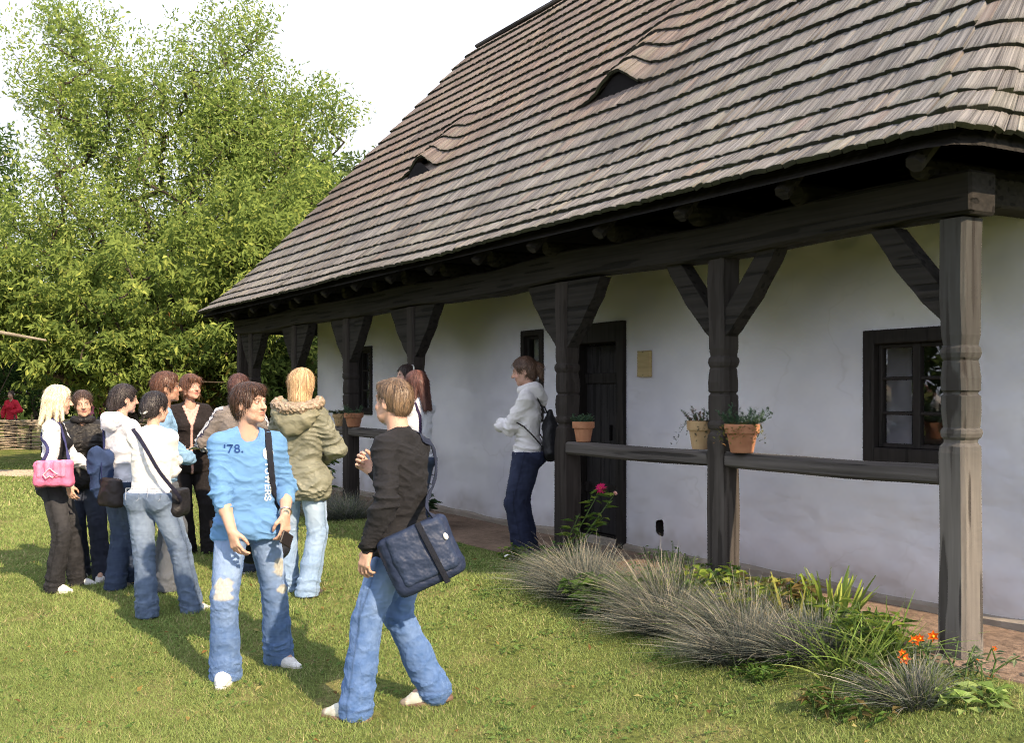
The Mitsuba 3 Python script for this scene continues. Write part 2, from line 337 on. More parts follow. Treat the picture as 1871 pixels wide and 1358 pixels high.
for c in range(NC):
    k0 = c*dk_; k1 = min(k0+2.15*dk_, 1.0)
    th = .028
    te, r = loop_near(k0); tl = TB+(TRB-TB)*k0
    t = te+r; up = .044
    while t < tl-.02:
        w = W*rng.uniform(.72, 1.3); t2 = min(t+w, tl)
        bj = k0+rng.normal(0, .0006)
        roll = rng.normal(0, .0035)
        # the hips cut the upper ends of the outermost pieces
        lo_t = lambda k: loop_near(k)[0]+loop_near(k)[1]*.0
        hi_t = lambda k: TB+(TRB-TB)*k
        te1, tl1 = loop_near(k1)[0]+loop_near(k1)[1], TB+(TRB-TB)*k1
        sw = lambda q: q+(te1-te-r)*max(0, 1-(q-te-r)/1.6)+(tl1-tl)*max(0, 1-(tl-q)/1.6)
        tt0, tt1 = sw(t), sw(t2); g = .0025
        cut = any(abs(t-t0) < .46 and k0 < kk <= k0+dk_*.99 for t0, kk in VENTS) and False
        a = front(t+g, bj, up+roll, k0); b = front(t2-g, bj, up-roll, k0); d = front(tt0+g, k1, .002, k0); e = front(tt1-g, k1, .002, k0)
        shingles.append((slat(a, b, d, e, th, sid, .25), (t+t2)/2, k0)); sid += 1; t = t2
    # swept corner
    _, r = loop_near(k0); n = max(3, int(round((r*math.pi/2)/(W*.8))))
    for i in range(n):
        a0, a1 = math.pi/2*i/n, math.pi/2*(i+1)/n; roll = rng.normal(0, .004)
        a, b, d, e = corner(a1, k0, up+roll), corner(a0, k0, up-roll), corner(a1, k1, .002), corner(a0, k1, .002)
        shingles.append((slat(a, b, d, e, th, sid, .25), te, k0)); sid += 1
    # near end
    L = LE+(LR-LE)*k0+r; Lm = 2*LR-(LE+(LR-LE)*k0)
    while L < Lm-.02:
        w = W*rng.uniform(.72, 1.3); L2 = min(L+w, Lm); roll = rng.normal(0, .005)
        Ls, Ls1 = LE+(LR-LE)*k0+r, LE+(LR-LE)*k1+loop_near(k1)[1]
        sw = lambda q: q+(Ls1-Ls)*max(0, 1-(q-Ls)/max(1.3, 0))-(Ls1-Ls)*max(0, 1-(Lm-q)/1.3)
        l0, l1 = sw(L), sw(L2)
        if Lm-Ls < 1.6: l0, l1 = LR+(L-LR)*(Lm-Ls-2*(Ls1-Ls))/(Lm-Ls), LR+(L2-LR)*(Lm-Ls-2*(Ls1-Ls))/(Lm-Ls)
        a, b, d, e = side_near(L2-.0025, k0, up+roll), side_near(L+.0025, k0, up-roll), side_near(l1-.0025, k1, .002), side_near(l0+.0025, k1, .002)
        shingles.append((slat(a, b, d, e, th, sid, .25), te, k0)); sid += 1; L = L2
    # far end (seen only as an edge from here, but built alike)
    L = LE+(LR-LE)*k0
    while L < Lm-.02:
        L2 = min(L+W*1.6, Lm); l0, l1 = np.clip([L, L2], LE+(LR-LE)*k1, 2*LR-(LE+(LR-LE)*k1))
        f_ = lambda Lx, k, li: np.array([TB+(TRB-TB)*k+li*.9, Lx, float(kz(k))+li])
        shingles.append((slat(f_(L, k0, up), f_(L2, k0, up), f_(l0, k1, .002), f_(l1, k1, .002), th, sid, .25), tl, k0)); sid += 1; L = L2
def emit_shingles():
    eye = np.array([0, 0, EYE]); sc = []
    for i, ((v, f, uv), tm, k0) in enumerate(shingles):
        w = HW(v); c = w[:6].mean(0); d = c-eye
        px = 935.5+2000*d[0]/d[1]; py = 722-2000*d[2]/d[1]
        vis = d[1] > 1 and -20 < px < 1890 and -15 < py < 1370
        ar = np.linalg.norm(np.cross(w[2]-w[0], w[3]-w[0])); nn = np.cross(w[2]-w[0], w[3]-w[0])/(ar+1e-9)
        sc.append(ar*abs(nn@d)/np.linalg.norm(d)/(d@d) if vis else 0)
    order = np.argsort(-np.array(sc)); top = set(order[:290].tolist())
    rest, ruv, base = [], [], 0
    for i, ((v, f, uv), tm, k0) in enumerate(shingles):
        m = arr(HW(v), np.asarray(f))
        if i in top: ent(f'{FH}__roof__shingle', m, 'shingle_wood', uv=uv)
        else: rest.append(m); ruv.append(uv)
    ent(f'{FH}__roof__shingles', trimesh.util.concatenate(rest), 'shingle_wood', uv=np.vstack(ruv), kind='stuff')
emit_shingles()
# boarding under the shingles, the rear slope and the ridge
ks = np.linspace(0, 1, 22); vb = []; fb = []
for k in ks:
    te, tl, Lf = TA+.03+(TRA-TA)*k, TB-.03+(TRB-TB)*k, LE+.03+(LR-LE)*k; z = float(kz(k))-.03-.0*k; Lb = 2*LR-Lf
    r = RC*.85*(1-k)**.7+.01
    vb += [(te+r, Lf, z), (tl, Lf, z), (tl, Lb, z), (te, Lb, z), (te, Lf+r, z), (te+r*.3, Lf+r*.3, z)]
for i in range(len(ks)-1):
    for q in range(6):
        w = (q+1) % 6; fb += [(6*i+q, 6*i+w, 6*i+6+w), (6*i+q, 6*i+6+w, 6*i+6+q)]
dm = arr(vb, fb)
hb(f'{FH}__roof__boarding', dm, 'dark_beam')
rear = []
for c in range(NC):
    k0 = c*dk_; k1 = min(k0+1.2*dk_, 1)
    g = lambda t, k, l: (t, 2*LR-(LE+(LR-LE)*k)+l*.9, float(kz(k))+l)
    a, b = TA+(TRA-TA)*k0, TB+(TRB-TB)*k0; d, e = TA+(TRA-TA)*k1, TB+(TRB-TB)*k1
    rear.append(arr([g(a, k0, .04), g(b, k0, .04), g(e, k1, .004), g(d, k1, .004), g(a, k0, .01), g(b, k0, .01)], [(0, 1, 2), (0, 2, 3), (4, 5, 1), (4, 1, 0)]))
hb(f'{FH}__roof__rear_slope', cat_(rear), 'rail_wood')
hb(f'{FH}__roof__ridge_cap', chbox(TRA-.02, TRB+.02, LR-.06, LR+.06, ZR-.01, ZR+.045, .02), 'rail_wood')
for i, t in enumerate(np.arange(3.75, 17.2, .93)):
    a = np.array([(t-.05, LE+.10, ZE-.075), (t+.05, LE+.10, ZE-.075)])
    kk = .55 if TA+(TRA-TA)*.55 < t < TB+(TRB-TB)*.55 else .12
    p0, p1 = (t, LE+.10, ZE-.085), (t, LE+(LR-LE)*kk, float(kz(kk))-.12)
    hb(f'{FH}__rafter', tube([p0, p1], .05, 6), 'dark_beam')
# eyebrow vents: a black sheet in each opening stands in for its inner shade
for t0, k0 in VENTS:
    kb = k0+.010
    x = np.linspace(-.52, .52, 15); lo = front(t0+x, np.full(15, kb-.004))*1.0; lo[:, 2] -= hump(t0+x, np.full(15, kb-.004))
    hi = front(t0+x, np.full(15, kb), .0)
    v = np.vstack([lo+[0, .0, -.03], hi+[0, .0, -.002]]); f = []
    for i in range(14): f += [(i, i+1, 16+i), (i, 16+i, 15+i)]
    hb(f'{FH}__roof__vent_dark_sheet', arr(v, f), 'dark_void')
# rails between the posts
for i, (a, b) in enumerate(((3.84, 5.73), (5.73, 7.67), (10.62, 12.46), (12.46, 14.35), (14.35, 16.33))):
    m = chbox(a+.075, b-.075, PL-.075, PL+.055, 1.195, 1.300, .018)
    m = arr(*trimesh.remesh.subdivide_to_size(m.vertices, m.faces, .3)); vv = np.array(m.vertices)
    vv[:, 2] += .022*(meshkit.noise(vv*np.array([2.2, .5, .5]), 11)-.5)-.012*np.sin((vv[:, 0]-a)/(b-a)*np.pi); vv[:, 1] += .02*(meshkit.noise(vv*2.5, 12)-.5); m.vertices = vv
    hb(f'{FH}__rail', m, 'rail_wood')
# gallery floor of beaten earth, held by a low kerb timber
fl = chbox(3.3, 17.2, 4.80, 5.88, .0, PZ+.006, .02)
hb(f'{FH}__porch_floor', fl, 'earth')
pq = chbox(7.63, 7.81, 5.855, 5.886, 1.84, 2.07, .004)
# ---------------------------------------------------------------- ground
def lawn_col(p, n, uv):
    v = fbm(p.x*.55, p.y*.55, 1, 3); w = fbm(p.x*4, p.y*4, 2, 3); d = noise(p.x*60, p.y*60, 3)
    c = mix((.060, .085, .018), (.135, .150, .035), dr.clip(v*.6+w*.6-.1, 0, 1))
    c = mix(c, (.20, .17, .075), smoothstep(.56, .74, w)*.5)
    return c*(.55+.65*d)
mat('lawn_soil', proc(lawn_col), .95, lambda p, n, uv: fbm(p.x*40, p.y*40, 1, 2), .02, eps=.003)
def sheet(x0, x1, y0, y1, nx, ny, off=0.0):
    X, Y = np.meshgrid(np.linspace(x0, x1, nx), np.linspace(y0, y1, ny))
    v = np.stack([X.ravel(), Y.ravel(), ground_z(X, Y).ravel()+off], 1)
    i, j = np.meshgrid(np.arange(ny-1), np.arange(nx-1), indexing='ij'); a = (i*nx+j).ravel()
    return arr(v, np.vstack([np.stack([a, a+1, a+nx+1], 1), np.stack([a, a+nx+1, a+nx], 1)]))
gx = np.unique(np.concatenate([np.linspace(-150, -14, 18), np.linspace(-14, 10, 97), np.linspace(10, 150, 18)]))
gy = np.unique(np.concatenate([np.linspace(-60, 0, 8), np.linspace(0, 24, 97), np.linspace(24, 190, 22)]))
X, Y = np.meshgrid(gx, gy); nx, ny = len(gx), len(gy)
i, j = np.meshgrid(np.arange(ny-1), np.arange(nx-1), indexing='ij'); a = (i*nx+j).ravel()
ent('lawn', arr(np.stack([X.ravel(), Y.ravel(), ground_z(X, Y).ravel()], 1), np.vstack([np.stack([a, a+1, a+nx+1], 1), np.stack([a, a+nx+1, a+nx], 1)])), 'lawn_soil', kind='structure', smooth=True)
def path_col(p, n, uv):
    return mix((.30, .245, .19), (.44, .37, .30), fbm(p.x*2, p.y*4, 1, 4))
mat('path_dirt', proc(path_col), .95)
xs = np.linspace(-30, 3, 60); vv = []
for x in xs:
    y = 21.8+.25*math.sin(x*.4); w = .95+.2*math.sin(x*1.3)
    for q in (-w, -w*.4, w*.4, w): vv.append((x, y+q, float(ground_z(x, y+q))+.006))
ff = []
for i in range(len(xs)-1):
    for q in range(3): a = 4*i+q; ff += [(a, a+4, a+5), (a, a+5, a+1)]
pm = arr(vv, ff)
if pm.face_normals[:, 2].mean() < 0: pm.invert()
ent('dirt_path', pm, 'path_dirt', kind='structure', smooth=True)
# ---------------------------------------------------------------- leaves and blades
scene['leaf'] = {'type': 'principledthin', 'base_color': VC, 'roughness': .55, 'diff_trans': .75, 'spec_trans': 0.0}
scene['blade'] = {'type': 'principledthin', 'base_color': VC, 'roughness': .6, 'diff_trans': .5, 'spec_trans': 0.0}
def bark_col(p, n, uv): return mix((.030, .024, .019), (.10, .080, .062), fbm(p.x*12, p.y*12, p.z*3, 3))
mat('bark', proc(bark_col), .9)
mat('bark_dry', proc(lambda p, n, uv: mix((.20, .16, .12), (.42, .36, .28), fbm(p.x*5, p.y*12, p.z*12, 3))), .9)
def unit(v): return v/(np.linalg.norm(v, axis=-1, keepdims=True)+1e-12)
def ray_at(x, y, Y): return np.array([(x-935.5)/2000*Y, Y, EYE+(722-y)/2000*Y])
def leaves_mesh(P, D, Nn, ln, wd, col, droop=.25):
    'folded lance-shaped leaves: base P, direction D, face normal Nn'
    P, D, Nn = (np.asarray(a, float) for a in (P, D, Nn)); n = len(P); D = unit(D); S = unit(np.cross(D, Nn)); Nn = np.cross(S, D)
    ln, wd = np.broadcast_to(ln, n)[:, None], np.broadcast_to(wd, n)[:, None]
    m = P+D*ln*.45-Nn*ln*droop*.15; tip = P+D*ln-Nn*ln*droop
    v = np.stack([P, m+S*wd*.5+Nn*wd*.18, tip, m-S*wd*.5+Nn*wd*.18], 1).reshape(-1, 3)
    b = np.arange(n)[:, None]*4; f = np.vstack([b+[0, 1, 2], b+[0, 2, 3]])
    return arr(v, f), np.repeat(np.clip(col, .004, .95), 4, 0)
def grow(key, rng, lobes, base, nclump, nleaf, leaf, cols, stems=3, clump_r=.45, bend=.25, up=.3, rad=.018, hang=.5, label=None, cat='tree', trunk_h=.12, thin=None):
    'a tree from its crown: clumps of leaves filling the lobes (centre, radii), limbs joining each clump to the nearest limb below'
    base = np.asarray(base, float); C = []
    vol = np.array([np.prod(r)**.8 for _, r in lobes]); pick = rng.choice(len(lobes), nclump, p=vol/vol.sum())
    for i in pick:
        c, r = lobes[i]; u = unit(rng.normal(size=3))*rng.random()**.42
        q = np.array(c)+u*np.array(r); C.append(q+(meshkit.noise(q*.5, 3)-.5)*.6)
    C = np.array(C); C = C[C[:, 2] > base[2]+.35]
    C = C[np.argsort(np.linalg.norm(C-base, axis=1))]
    H = C[:, 2].max()-base[2]
    nodes, par = [], []
    for s in range(stems):
        a = 2*np.pi*s/stems+rng.random(); p = base+np.array([math.cos(a), math.sin(a), 0])*.03*(stems > 1); last = -1
        d = unit(np.array([math.cos(a)*.35*(stems > 1), math.sin(a)*.25*(stems > 1), 1.0]))
        for k in range(6):
            nodes.append(p.copy()); par.append(last); last = len(nodes)-1
            d = unit(d+rng.normal(0, .10, 3)); p = p+d*H*trunk_h
    NN = list(nodes)
    for c in C:
        A = np.array(NN); dv = c-A; dist = np.linalg.norm(dv, axis=1)+np.where(dv[:, 2] < .05, 1.6*np.abs(dv[:, 2])+.5, 0)
        j = int(np.argmin(dist)); m = (A[j]+c)/2+np.array([0, 0, -up*.12*dist[j]])+rng.normal(0, .05*dist[j], 3)
        NN.append(m); par.append(j); NN.append(c); par.append(len(NN)-2)
    A = np.array(NN); cnt = np.ones(len(A))
    for i in range(len(A)-1, -1, -1):
        if par[i] >= 0: cnt[par[i]] += cnt[i]
    R = rad*.42*cnt**.45
    tb = []
    for i in range(len(A)):
        j = par[i]
        if j < 0: continue
        tb.append(tube([A[j], A[i]], [min(R[j], R[i]*1.5), R[i]], 5 if R[i] < .03 else 8, cap=False))
    ent(key+'__trunk', trimesh.util.concatenate(tb), 'bark', smooth=True)
    L = leaf
    n = len(C)*nleaf; ci = np.repeat(np.arange(len(C)), nleaf)
    ax = unit(C-(base+np.array([0, 0, H*.35]))); ax[:, 2] += up; ax = unit(ax+rng.normal(0, .35, ax.shape))
    s_ = rng.random(n)**.8
    if thin is not None: keep = rng.random(n) < thin(C)[ci]
    else: keep = np.ones(n, bool)
    o = rng.normal(size=(n, 3)); o = unit(o)*rng.random((n, 1))**.5
    P = C[ci]+ax[ci]*((s_-.35)*clump_r*2.1)[:, None]+o*clump_r*np.array([.62, .62, .42])
    D = unit(ax[ci]*.5+rng.normal(0, .75, (n, 3))+np.array([0, 0, -hang])); Nn = unit(rng.normal(0, .75, (n, 3))+np.array([.25, -.35, .8]))
    lo, hi = np.asarray(cols[0]), np.asarray(cols[1])
    t = np.clip(.5*rng.random(n)+.5*rng.random(len(C))[ci]+.35*(meshkit.noise(C*.45, 8)[ci]-.5), 0, 1)[:, None]
    col = lo*(1-t)+hi*t
    if len(cols) > 2: y_ = (rng.random(n) < .12)[:, None]; col = np.where(y_, np.asarray(cols[2])*(.7+.6*rng.random((n, 1))), col)
    P, D, Nn, col = P[keep], D[keep], Nn[keep], col[keep]
    m, vc = leaves_mesh(P, D, Nn, L*(.7+.6*rng.random(len(P))), L*.40*(.7+.6*rng.random(len(P))), col)
    ent(key+'__crown', m, 'leaf', color=vc)
def lobe(x, y, Y, rx, ry, rY): return (ray_at(x, y, Y), (rx/2000*Y, rY, ry/2000*Y))
vr = np.random.default_rng(21)
def gnd(x, Y): return [(x-935.5)/2000*Y, Y, float(ground_z((x-935.5)/2000*Y, Y))-.1]
# the tall ash-like tree behind the lawn
Y0 = 27
k = thing('tree', 'tall feathery pale green tree rising highest above the group', 'tree')
grow(k, vr, [lobe(120, 170, Y0, 85, 150, 2.0), lobe(170, 60, Y0, 60, 60, 1.2), lobe(385, 190, Y0, 95, 145, 2.0), lobe(420, 70, Y0, 70, 60, 1.3), lobe(260, 200, Y0, 110, 120, 2.2), lobe(470, 240, Y0, 110, 100, 2.0), lobe(540, 230, Y0, 85, 70, 1.5), lobe(610, 225, Y0, 40, 60, 1.0), lobe(240, 390, Y0, 240, 130, 3.0), lobe(470, 330, Y0, 110, 110, 2.4), lobe(520, 400, Y0, 90, 90, 2.0), lobe(300, 520, Y0, 250, 110, 2.8)],
     gnd(300, Y0), 1200, 84, .128, [(.155, .235, .060), (.36, .455, .125), (.43, .48, .16)], stems=5, clump_r=.52, up=.75, rad=.012, hang=.2, trunk_h=.10, thin=lambda C: np.clip(1.1-.085*np.maximum(C[:, 2]-4.5, 0), .45, 1))
# the maple in front of it with broad yellow-green leaves
Y1 = 21.5
k = thing('tree', 'low spreading maple with broad yellow-green leaves behind the group', 'tree')
grow(k, vr, [lobe(300, 560, Y1, 220, 120, 1.8), lobe(120, 570, Y1, 150, 100, 1.6), lobe(460, 500, Y1, 110, 110, 1.4), lobe(430, 420, Y1, 90, 60, 1.2), lobe(200, 640, Y1, 190, 60, 1.5), lobe(-60, 520, Y1, 150, 110, 1.6), lobe(330, 665, Y1, 150, 45, 1.2), lobe(560, 420, Y1+2.5, 80, 80, 1.2)],
     gnd(260, 24.3), 560, 70, .155, [(.105, .165, .045), (.32, .40, .10), (.38, .43, .11)], stems=3, clump_r=.40, up=.15, rad=.02, hang=.45, trunk_h=.06)
Y2 = 31
k = thing('tree', 'thin grey-green tree with bare limbs at the left edge', 'tree')
grow(k, vr, [lobe(-40, 330, Y2, 90, 160, 1.6), lobe(30, 420, Y2, 70, 80, 1.4), lobe(-90, 500, Y2, 150, 130, 1.8)], gnd(-60, Y2), 150, 34, .20, [(0.054, 0.101, 0.034), (0.155, 0.232, 0.078)], stems=3, clump_r=.5, up=.6, trunk_h=.10)
Y3 = 38
k = thing('tree', 'distant dull green tree showing above the eaves', 'tree')
grow(k, vr, [lobe(600, 345, Y3, 70, 60, 2), lobe(690, 340, Y3, 60, 50, 2), lobe(540, 430, Y3, 90, 90, 2), lobe(640, 440, Y3, 100, 80, 2)], gnd(620, Y3), 190, 36, .30, [(0.070, 0.116, 0.046), (0.186, 0.248, 0.093)], stems=2, clump_r=.6, up=.4)
for x, y, Y, rx, ry, cols, lab, nc in ((40, 650, 33, 130, 95, [(0.028, 0.062, 0.022), (0.093, 0.163, 0.054)], 'dark green bush behind the wattle fence', 170), (-130, 640, 33, 110, 120, [(0.031, 0.070, 0.022), (0.109, 0.186, 0.062)], 'deep green shrub beyond the left edge', 80),
                                       (390, 655, 22.5, 80, 85, [(0.093, 0.093, 0.028), (0.248, 0.202, 0.054), (0.310, 0.155, 0.062)], 'brownish autumn bush left of the gallery', 120), (480, 660, 22, 70, 90, [(0.034, 0.065, 0.019), (0.132, 0.171, 0.043)], 'olive bush seen through the end of the gallery', 110), (560, 670, 23, 70, 110, [(0.025, 0.050, 0.016), (0.093, 0.132, 0.039)], 'dark bush against the far end of the house', 110), (240, 690, 25, 130, 60, [(0.039, 0.085, 0.022), (0.155, 0.232, 0.054)], 'low green thicket behind the standing group', 120)):
    k = thing('bush', lab, 'bush')
    grow(k, vr, [lobe(x, y, Y, rx, ry, 1.3), lobe(x-rx*.4, y+ry*.4, Y, rx*.6, ry*.6, 1.2), lobe(x+rx*.4, y+ry*.4, Y, rx*.6, ry*.6, 1.2)], gnd(x, Y), nc, 36, .17, cols, stems=4, clump_r=.34, up=.2, trunk_h=.05, rad=.012)
# far woods closing the view
P = []; wr_ = np.random.default_rng(4)
n = 26000
x = wr_.uniform(-46, 4, n); yy = 46+wr_.uniform(0, 7, n); top = 4.2+2.6*meshkit.noise(np.stack([x*.28, yy*.1, x*0], 1), 2)+1.2*meshkit.noise(np.stack([x*1.1, yy*.3, x*0], 1), 5)
z = .2+top*wr_.random(n)**.8; P = np.stack([x, yy, z], 1)
# the wood goes on round the lawn's left side, where the window panes mirror it
m_ = 9000; x2, y2 = wr_.uniform(-21, -16, m_), wr_.uniform(-2, 30, m_); z2 = .2+(5.5+3.5*meshkit.noise(np.stack([y2*.3, x2*.2, x2*0], 1), 9))*wr_.random(m_)**.8
P = np.vstack([P, np.stack([x2, y2, z2], 1)]); n += m_
t = np.clip(wr_.random(n)*.6+.4*meshkit.noise(P*.7, 6), 0, 1)[:, None]
m, vc = leaves_mesh(P, wr_.normal(size=(n, 3))+[0, 0, -.3], wr_.normal(0, .7, (n, 3))+[.2, -.5, .7], .55, .30, np.array([.025, .050, .018])*(1-t)+np.array([.12, .17, .05])*t)
ent('distant_woods', m, 'leaf', 'dark green wood closing the view behind the fence', 'wood', kind='stuff', color=vc)
# pale dead limbs caught in the foliage
for i, (a, b, lab) in enumerate((((-120, 597, 20.2), (84, 622, 19.6), 'pale dead limb poking from the leaves at the left edge'),)):
    p0, p1 = ray_at(*a), ray_at(*b); m = tube([p0, lerp(p0, p1, .4)+[0, .1, .06], p1], [.05, .042, .02] if i == 0 else [.03, .03, .015], 8)
    ent(thing('dead_branch', lab, 'branch'), m, 'bark_dry', smooth=True)
# ---------------------------------------------------------------- wattle fence
wf = thing('wattle_fence', 'low woven wattle fence of grey-brown rods at the far left', 'fence')
fy, fx0, fx1 = 29.3, -17.5, -9.2
st = np.arange(fx0, fx1, .42)
for x in st: ent(wf+'__stake', tube([(x, fy, -.05), (x+vr.normal(0, .01), fy, .55), (x+vr.normal(0, .03), fy+vr.normal(0, .02), 1.10+vr.uniform(-.08, .10))], [.028, .026, .020], 6), 'bark', smooth=True)
mat('wattle_rod', proc(lambda p, n, uv: mix((.20, .15, .11), (.58, .48, .38), noise(p.x*1.3, p.y*3, dr.floor(p.z*21)*3.7)*.8+.25*noise(p.x*18, 2, p.z*60))), .9)
row = 0; z = .10
while z < 1.02:
    x = fx0-.2+vr.uniform(0, .2)
    while x < fx1:
        x2 = min(x+vr.uniform(1.8, 3.4), fx1+.1); xs = np.arange(x, x2, .14)
        if len(xs) > 2:
            r = vr.uniform(.016, .026); ph_ = math.pi*row
            pts = np.stack([xs, fy+.034*np.cos((xs-fx0)/.42*math.pi+ph_), z+.012*np.sin(xs*3+row)+.02*(meshkit.noise(np.stack([xs*2, xs*0+row, xs*0], 1), 3)-.5)], 1)
            ent(wf+'__rod', tube(pts, np.linspace(r, r*.65, len(xs)), 5), 'wattle_rod', smooth=True)
        x = x2-.15 if x2 < fx1 else 1e9
    z += vr.uniform(.040, .058); row += 1
# ---------------------------------------------------------------- lawn blades
def blades(P, h, w, lean, col, seg=1, rng=vr):
    n = len(P); a = rng.uniform(0, 2*np.pi, n); S = np.stack([np.cos(a), np.sin(a), 0*a], 1)*(w/2)[:, None]
    tip = P+lean+np.array([0, 0, 1])*h[:, None]
    v = np.stack([P-S, P+S, tip], 1).reshape(-1, 3); f = np.arange(3*n).reshape(n, 3)
    return v, f, np.repeat(col, 3, 0)
gr = np.random.default_rng(99); V, FF, CC = [], [], []
for (ya, yb, dens, w, h) in ((4.7, 7.0, 11000, .0046, .028), (7.0, 10.0, 6000, .0075, .030), (10.0, 15.0, 2100, .013, .034), (15.0, 26.0, 480, .028, .05)):
    xa, xb = -.52*yb-.3, .50*yb+.3; n = int((xb-xa)*(yb-ya)*dens)
    x, y = gr.uniform(xa, xb, n), gr.uniform(ya, yb, n); t, L = tLz(x, y)
    edge = 4.74+.10*(meshkit.noise(np.stack([x*3, y*3, x*0], 1), 7)-.5)
    ok = (np.abs(x) < .50*y+.4) & ((L < edge) | (t > 17.4)) & ((np.abs(y-21.8) > 1.0) | (x > 3))
    bare = meshkit.noise(np.stack([x*1.1, y*1.1, x*0], 1), 31)*.6+meshkit.noise(np.stack([x*4, y*4, x*0], 1), 32)*.4
    ok &= gr.random(n) < np.clip(1.35-1.1*np.clip(bare-.48, 0, 1)*3.2, .25, 1)
    x, y, bare = x[ok], y[ok], bare[ok]; n = len(x)
    big = meshkit.noise(np.stack([x*.7, y*.7, x*0], 1), 33); mid = meshkit.noise(np.stack([x*5, y*5, x*0], 1), 34)
    P = np.stack([x, y, ground_z(x, y)-.004], 1); hh = h*(.45+.9*gr.random(n))*(.7+.6*mid)
    k = np.clip(.55*gr.random(n)+.35*big+.25*mid-.1, 0, 1)[:, None]
    col = np.array((.17, .240, .075))*(1-k)+np.array((.37, .445, .155))*k
    dry = (gr.random(n) < .08+.40*np.clip(bare-.45, 0, 1))[:, None]
    col = np.where(dry, np.array((.46, .41, .22))*(.6+.6*gr.random((n, 1))), col)
    v, f, c = blades(P, hh, w*(.7+.6*gr.random(n)), gr.normal(0, 1, (n, 3))*np.array([1, 1, 0])*hh[:, None]*.55, col, rng=gr)
    V.append(v); FF.append(f+sum(len(q) for q in V[:-1])); CC.append(c)
ent('lawn_grass', arr(np.vstack(V), np.vstack(FF)), 'blade', 'short mown lawn grass mixed with dry blades', 'grass', kind='stuff', color=np.vstack(CC))
# fallen leaves, and broad weeds among the grass
n = 420; x, y = gr.uniform(-5, 4, n), 4.8+9*gr.random(n)**1.3; t, L = tLz(x, y); ok = (L < 4.7) & (np.abs(x) < .5*y+.2); x, y = x[ok], y[ok]; n = len(x)
P = np.stack([x, y, ground_z(x, y)+.022+.015*gr.random(n)], 1)
m, vc = leaves_mesh(P, gr.normal(size=(n, 3))*[1, 1, .25], gr.normal(0, .35, (n, 3))+[0, 0, 1], .045*(.5+.8*gr.random(n)), .026, np.array([(.34, .25, .09), (.26, .15, .06), (.40, .36, .15), (.18, .11, .05)])[gr.integers(0, 4, n)])
ent('fallen_leaves', m, 'leaf', 'small fallen yellow and brown leaves scattered on the lawn', 'leaves', kind='stuff', color=vc)
n = 9000; cx, cy = gr.uniform(-4.5, 3.5, 300), 4.9+5.5*gr.random(300)**1.2; q = gr.integers(0, 300, n); near = 1-ss(2.6, 4.4, tLz(cx, cy)[1])
q = q[gr.random(n) < .25+.75*(1-near)[q]]; n = len(q); x, y = cx[q]+gr.normal(0, .075, n), cy[q]+gr.normal(0, .075, n); ok = tLz(x, y)[1] < 4.75; x, y = x[ok], y[ok]; n = len(x)
P = np.stack([x, y, ground_z(x, y)+.018*gr.random(n)+.006], 1); kk = gr.random((n, 1))
m, vc = leaves_mesh(P, gr.normal(size=(n, 3))*[1, 1, .3]+[0, 0, .25], gr.normal(0, .3, (n, 3))+[0, 0, 1], .034*(.6+.8*gr.random(n)), .022, np.array((.10, .18, .05))*(1-kk)+np.array((.20, .30, .09))*kk)
ent('lawn_weeds', m, 'leaf', 'low clover and broad-leaved weeds in the lawn', 'weeds', kind='stuff', color=vc)
# ---------------------------------------------------------------- flower border along the gallery
def strands(rng, base, n, h, r0, wind, w, cols, tipcol=None, spread=.8, seg=4, curl=.5, tipfrac=.3):
    'a clump of arching grass blades, each a tapering folded ribbon'
    a = rng.uniform(0, 2*np.pi, n); rr = r0*np.sqrt(rng.random(n)); P = np.asarray(base)+np.stack([rr*np.cos(a), rr*np.sin(a), 0*a], 1)
    P[:, 2] = ground_z(P[:, 0], P[:, 1])-.01
    a2 = a+rng.normal(0, .6, n); out = np.stack([np.cos(a2), np.sin(a2), 0*a2], 1)*(spread*(.25+.75*rng.random(n))*(.4+.6*rr/r0))[:, None]+np.asarray(wind)*(.6+.8*rng.random((n, 1)))
    hh = h*(.5+.6*rng.random(n)); D = unit(out+np.array([0, 0, 1.0]))
    S = unit(np.cross(D, np.array([0, 0, 1.0])+rng.normal(0, .3, (n, 3)))); vs, cs = [], []
    c0 = np.asarray(cols)[rng.integers(0, len(cols), n)]*(.65+.7*rng.random((n, 1)))
    tip = rng.random(n) < tipfrac
    for s in range(seg+1):
        u = s/seg; q = P+D*(hh*u)[:, None]+out*(hh*u*u*curl)[:, None]-np.array([0, 0, 1])*(hh*u*u*curl*.42*np.linalg.norm(out, axis=1))[:, None]
        ww = w*(1-.85*u**1.5)
        vs.append(np.stack([q-S*ww/2, q+S*ww/2], 1)); c = c0*(.55+.6*u)
        if tipcol is not None: c = np.where(tip[:, None], c+(np.asarray(tipcol)*(.7+.6*rng.random((n, 1)))-c)*ss(.35, .75, u), c)
        cs.append(np.stack([c, c], 1))
    v = np.stack(vs, 1).reshape(n, -1, 3); c = np.stack(cs, 1).reshape(n, -1, 3); k = 2*(seg+1)
    b = (np.arange(n)*k)[:, None]; f = []
    for s in range(seg): f += [b+[2*s, 2*s+1, 2*s+3], b+[2*s, 2*s+3, 2*s+2]]
    return v.reshape(-1, 3), np.vstack(f), c.reshape(-1, 3)
def joinp(parts):
    o = 0; V, F_, C_ = [], [], []
    for v, f, c in parts: V.append(v); F_.append(np.asarray(f)+o); C_.append(c); o += len(v)
    return arr(np.vstack(V), np.vstack(F_)), np.clip(np.vstack(C_), .004, .95)
BLUEG, STRAW, GREEN = (.175, .195, .170), (.40, .37, .29), (.14, .20, .06)
def tL(t, L): return HW([t, L, 0])
pr_ = np.random.default_rng(5)
WIND = np.array([-.24, .04, 0])
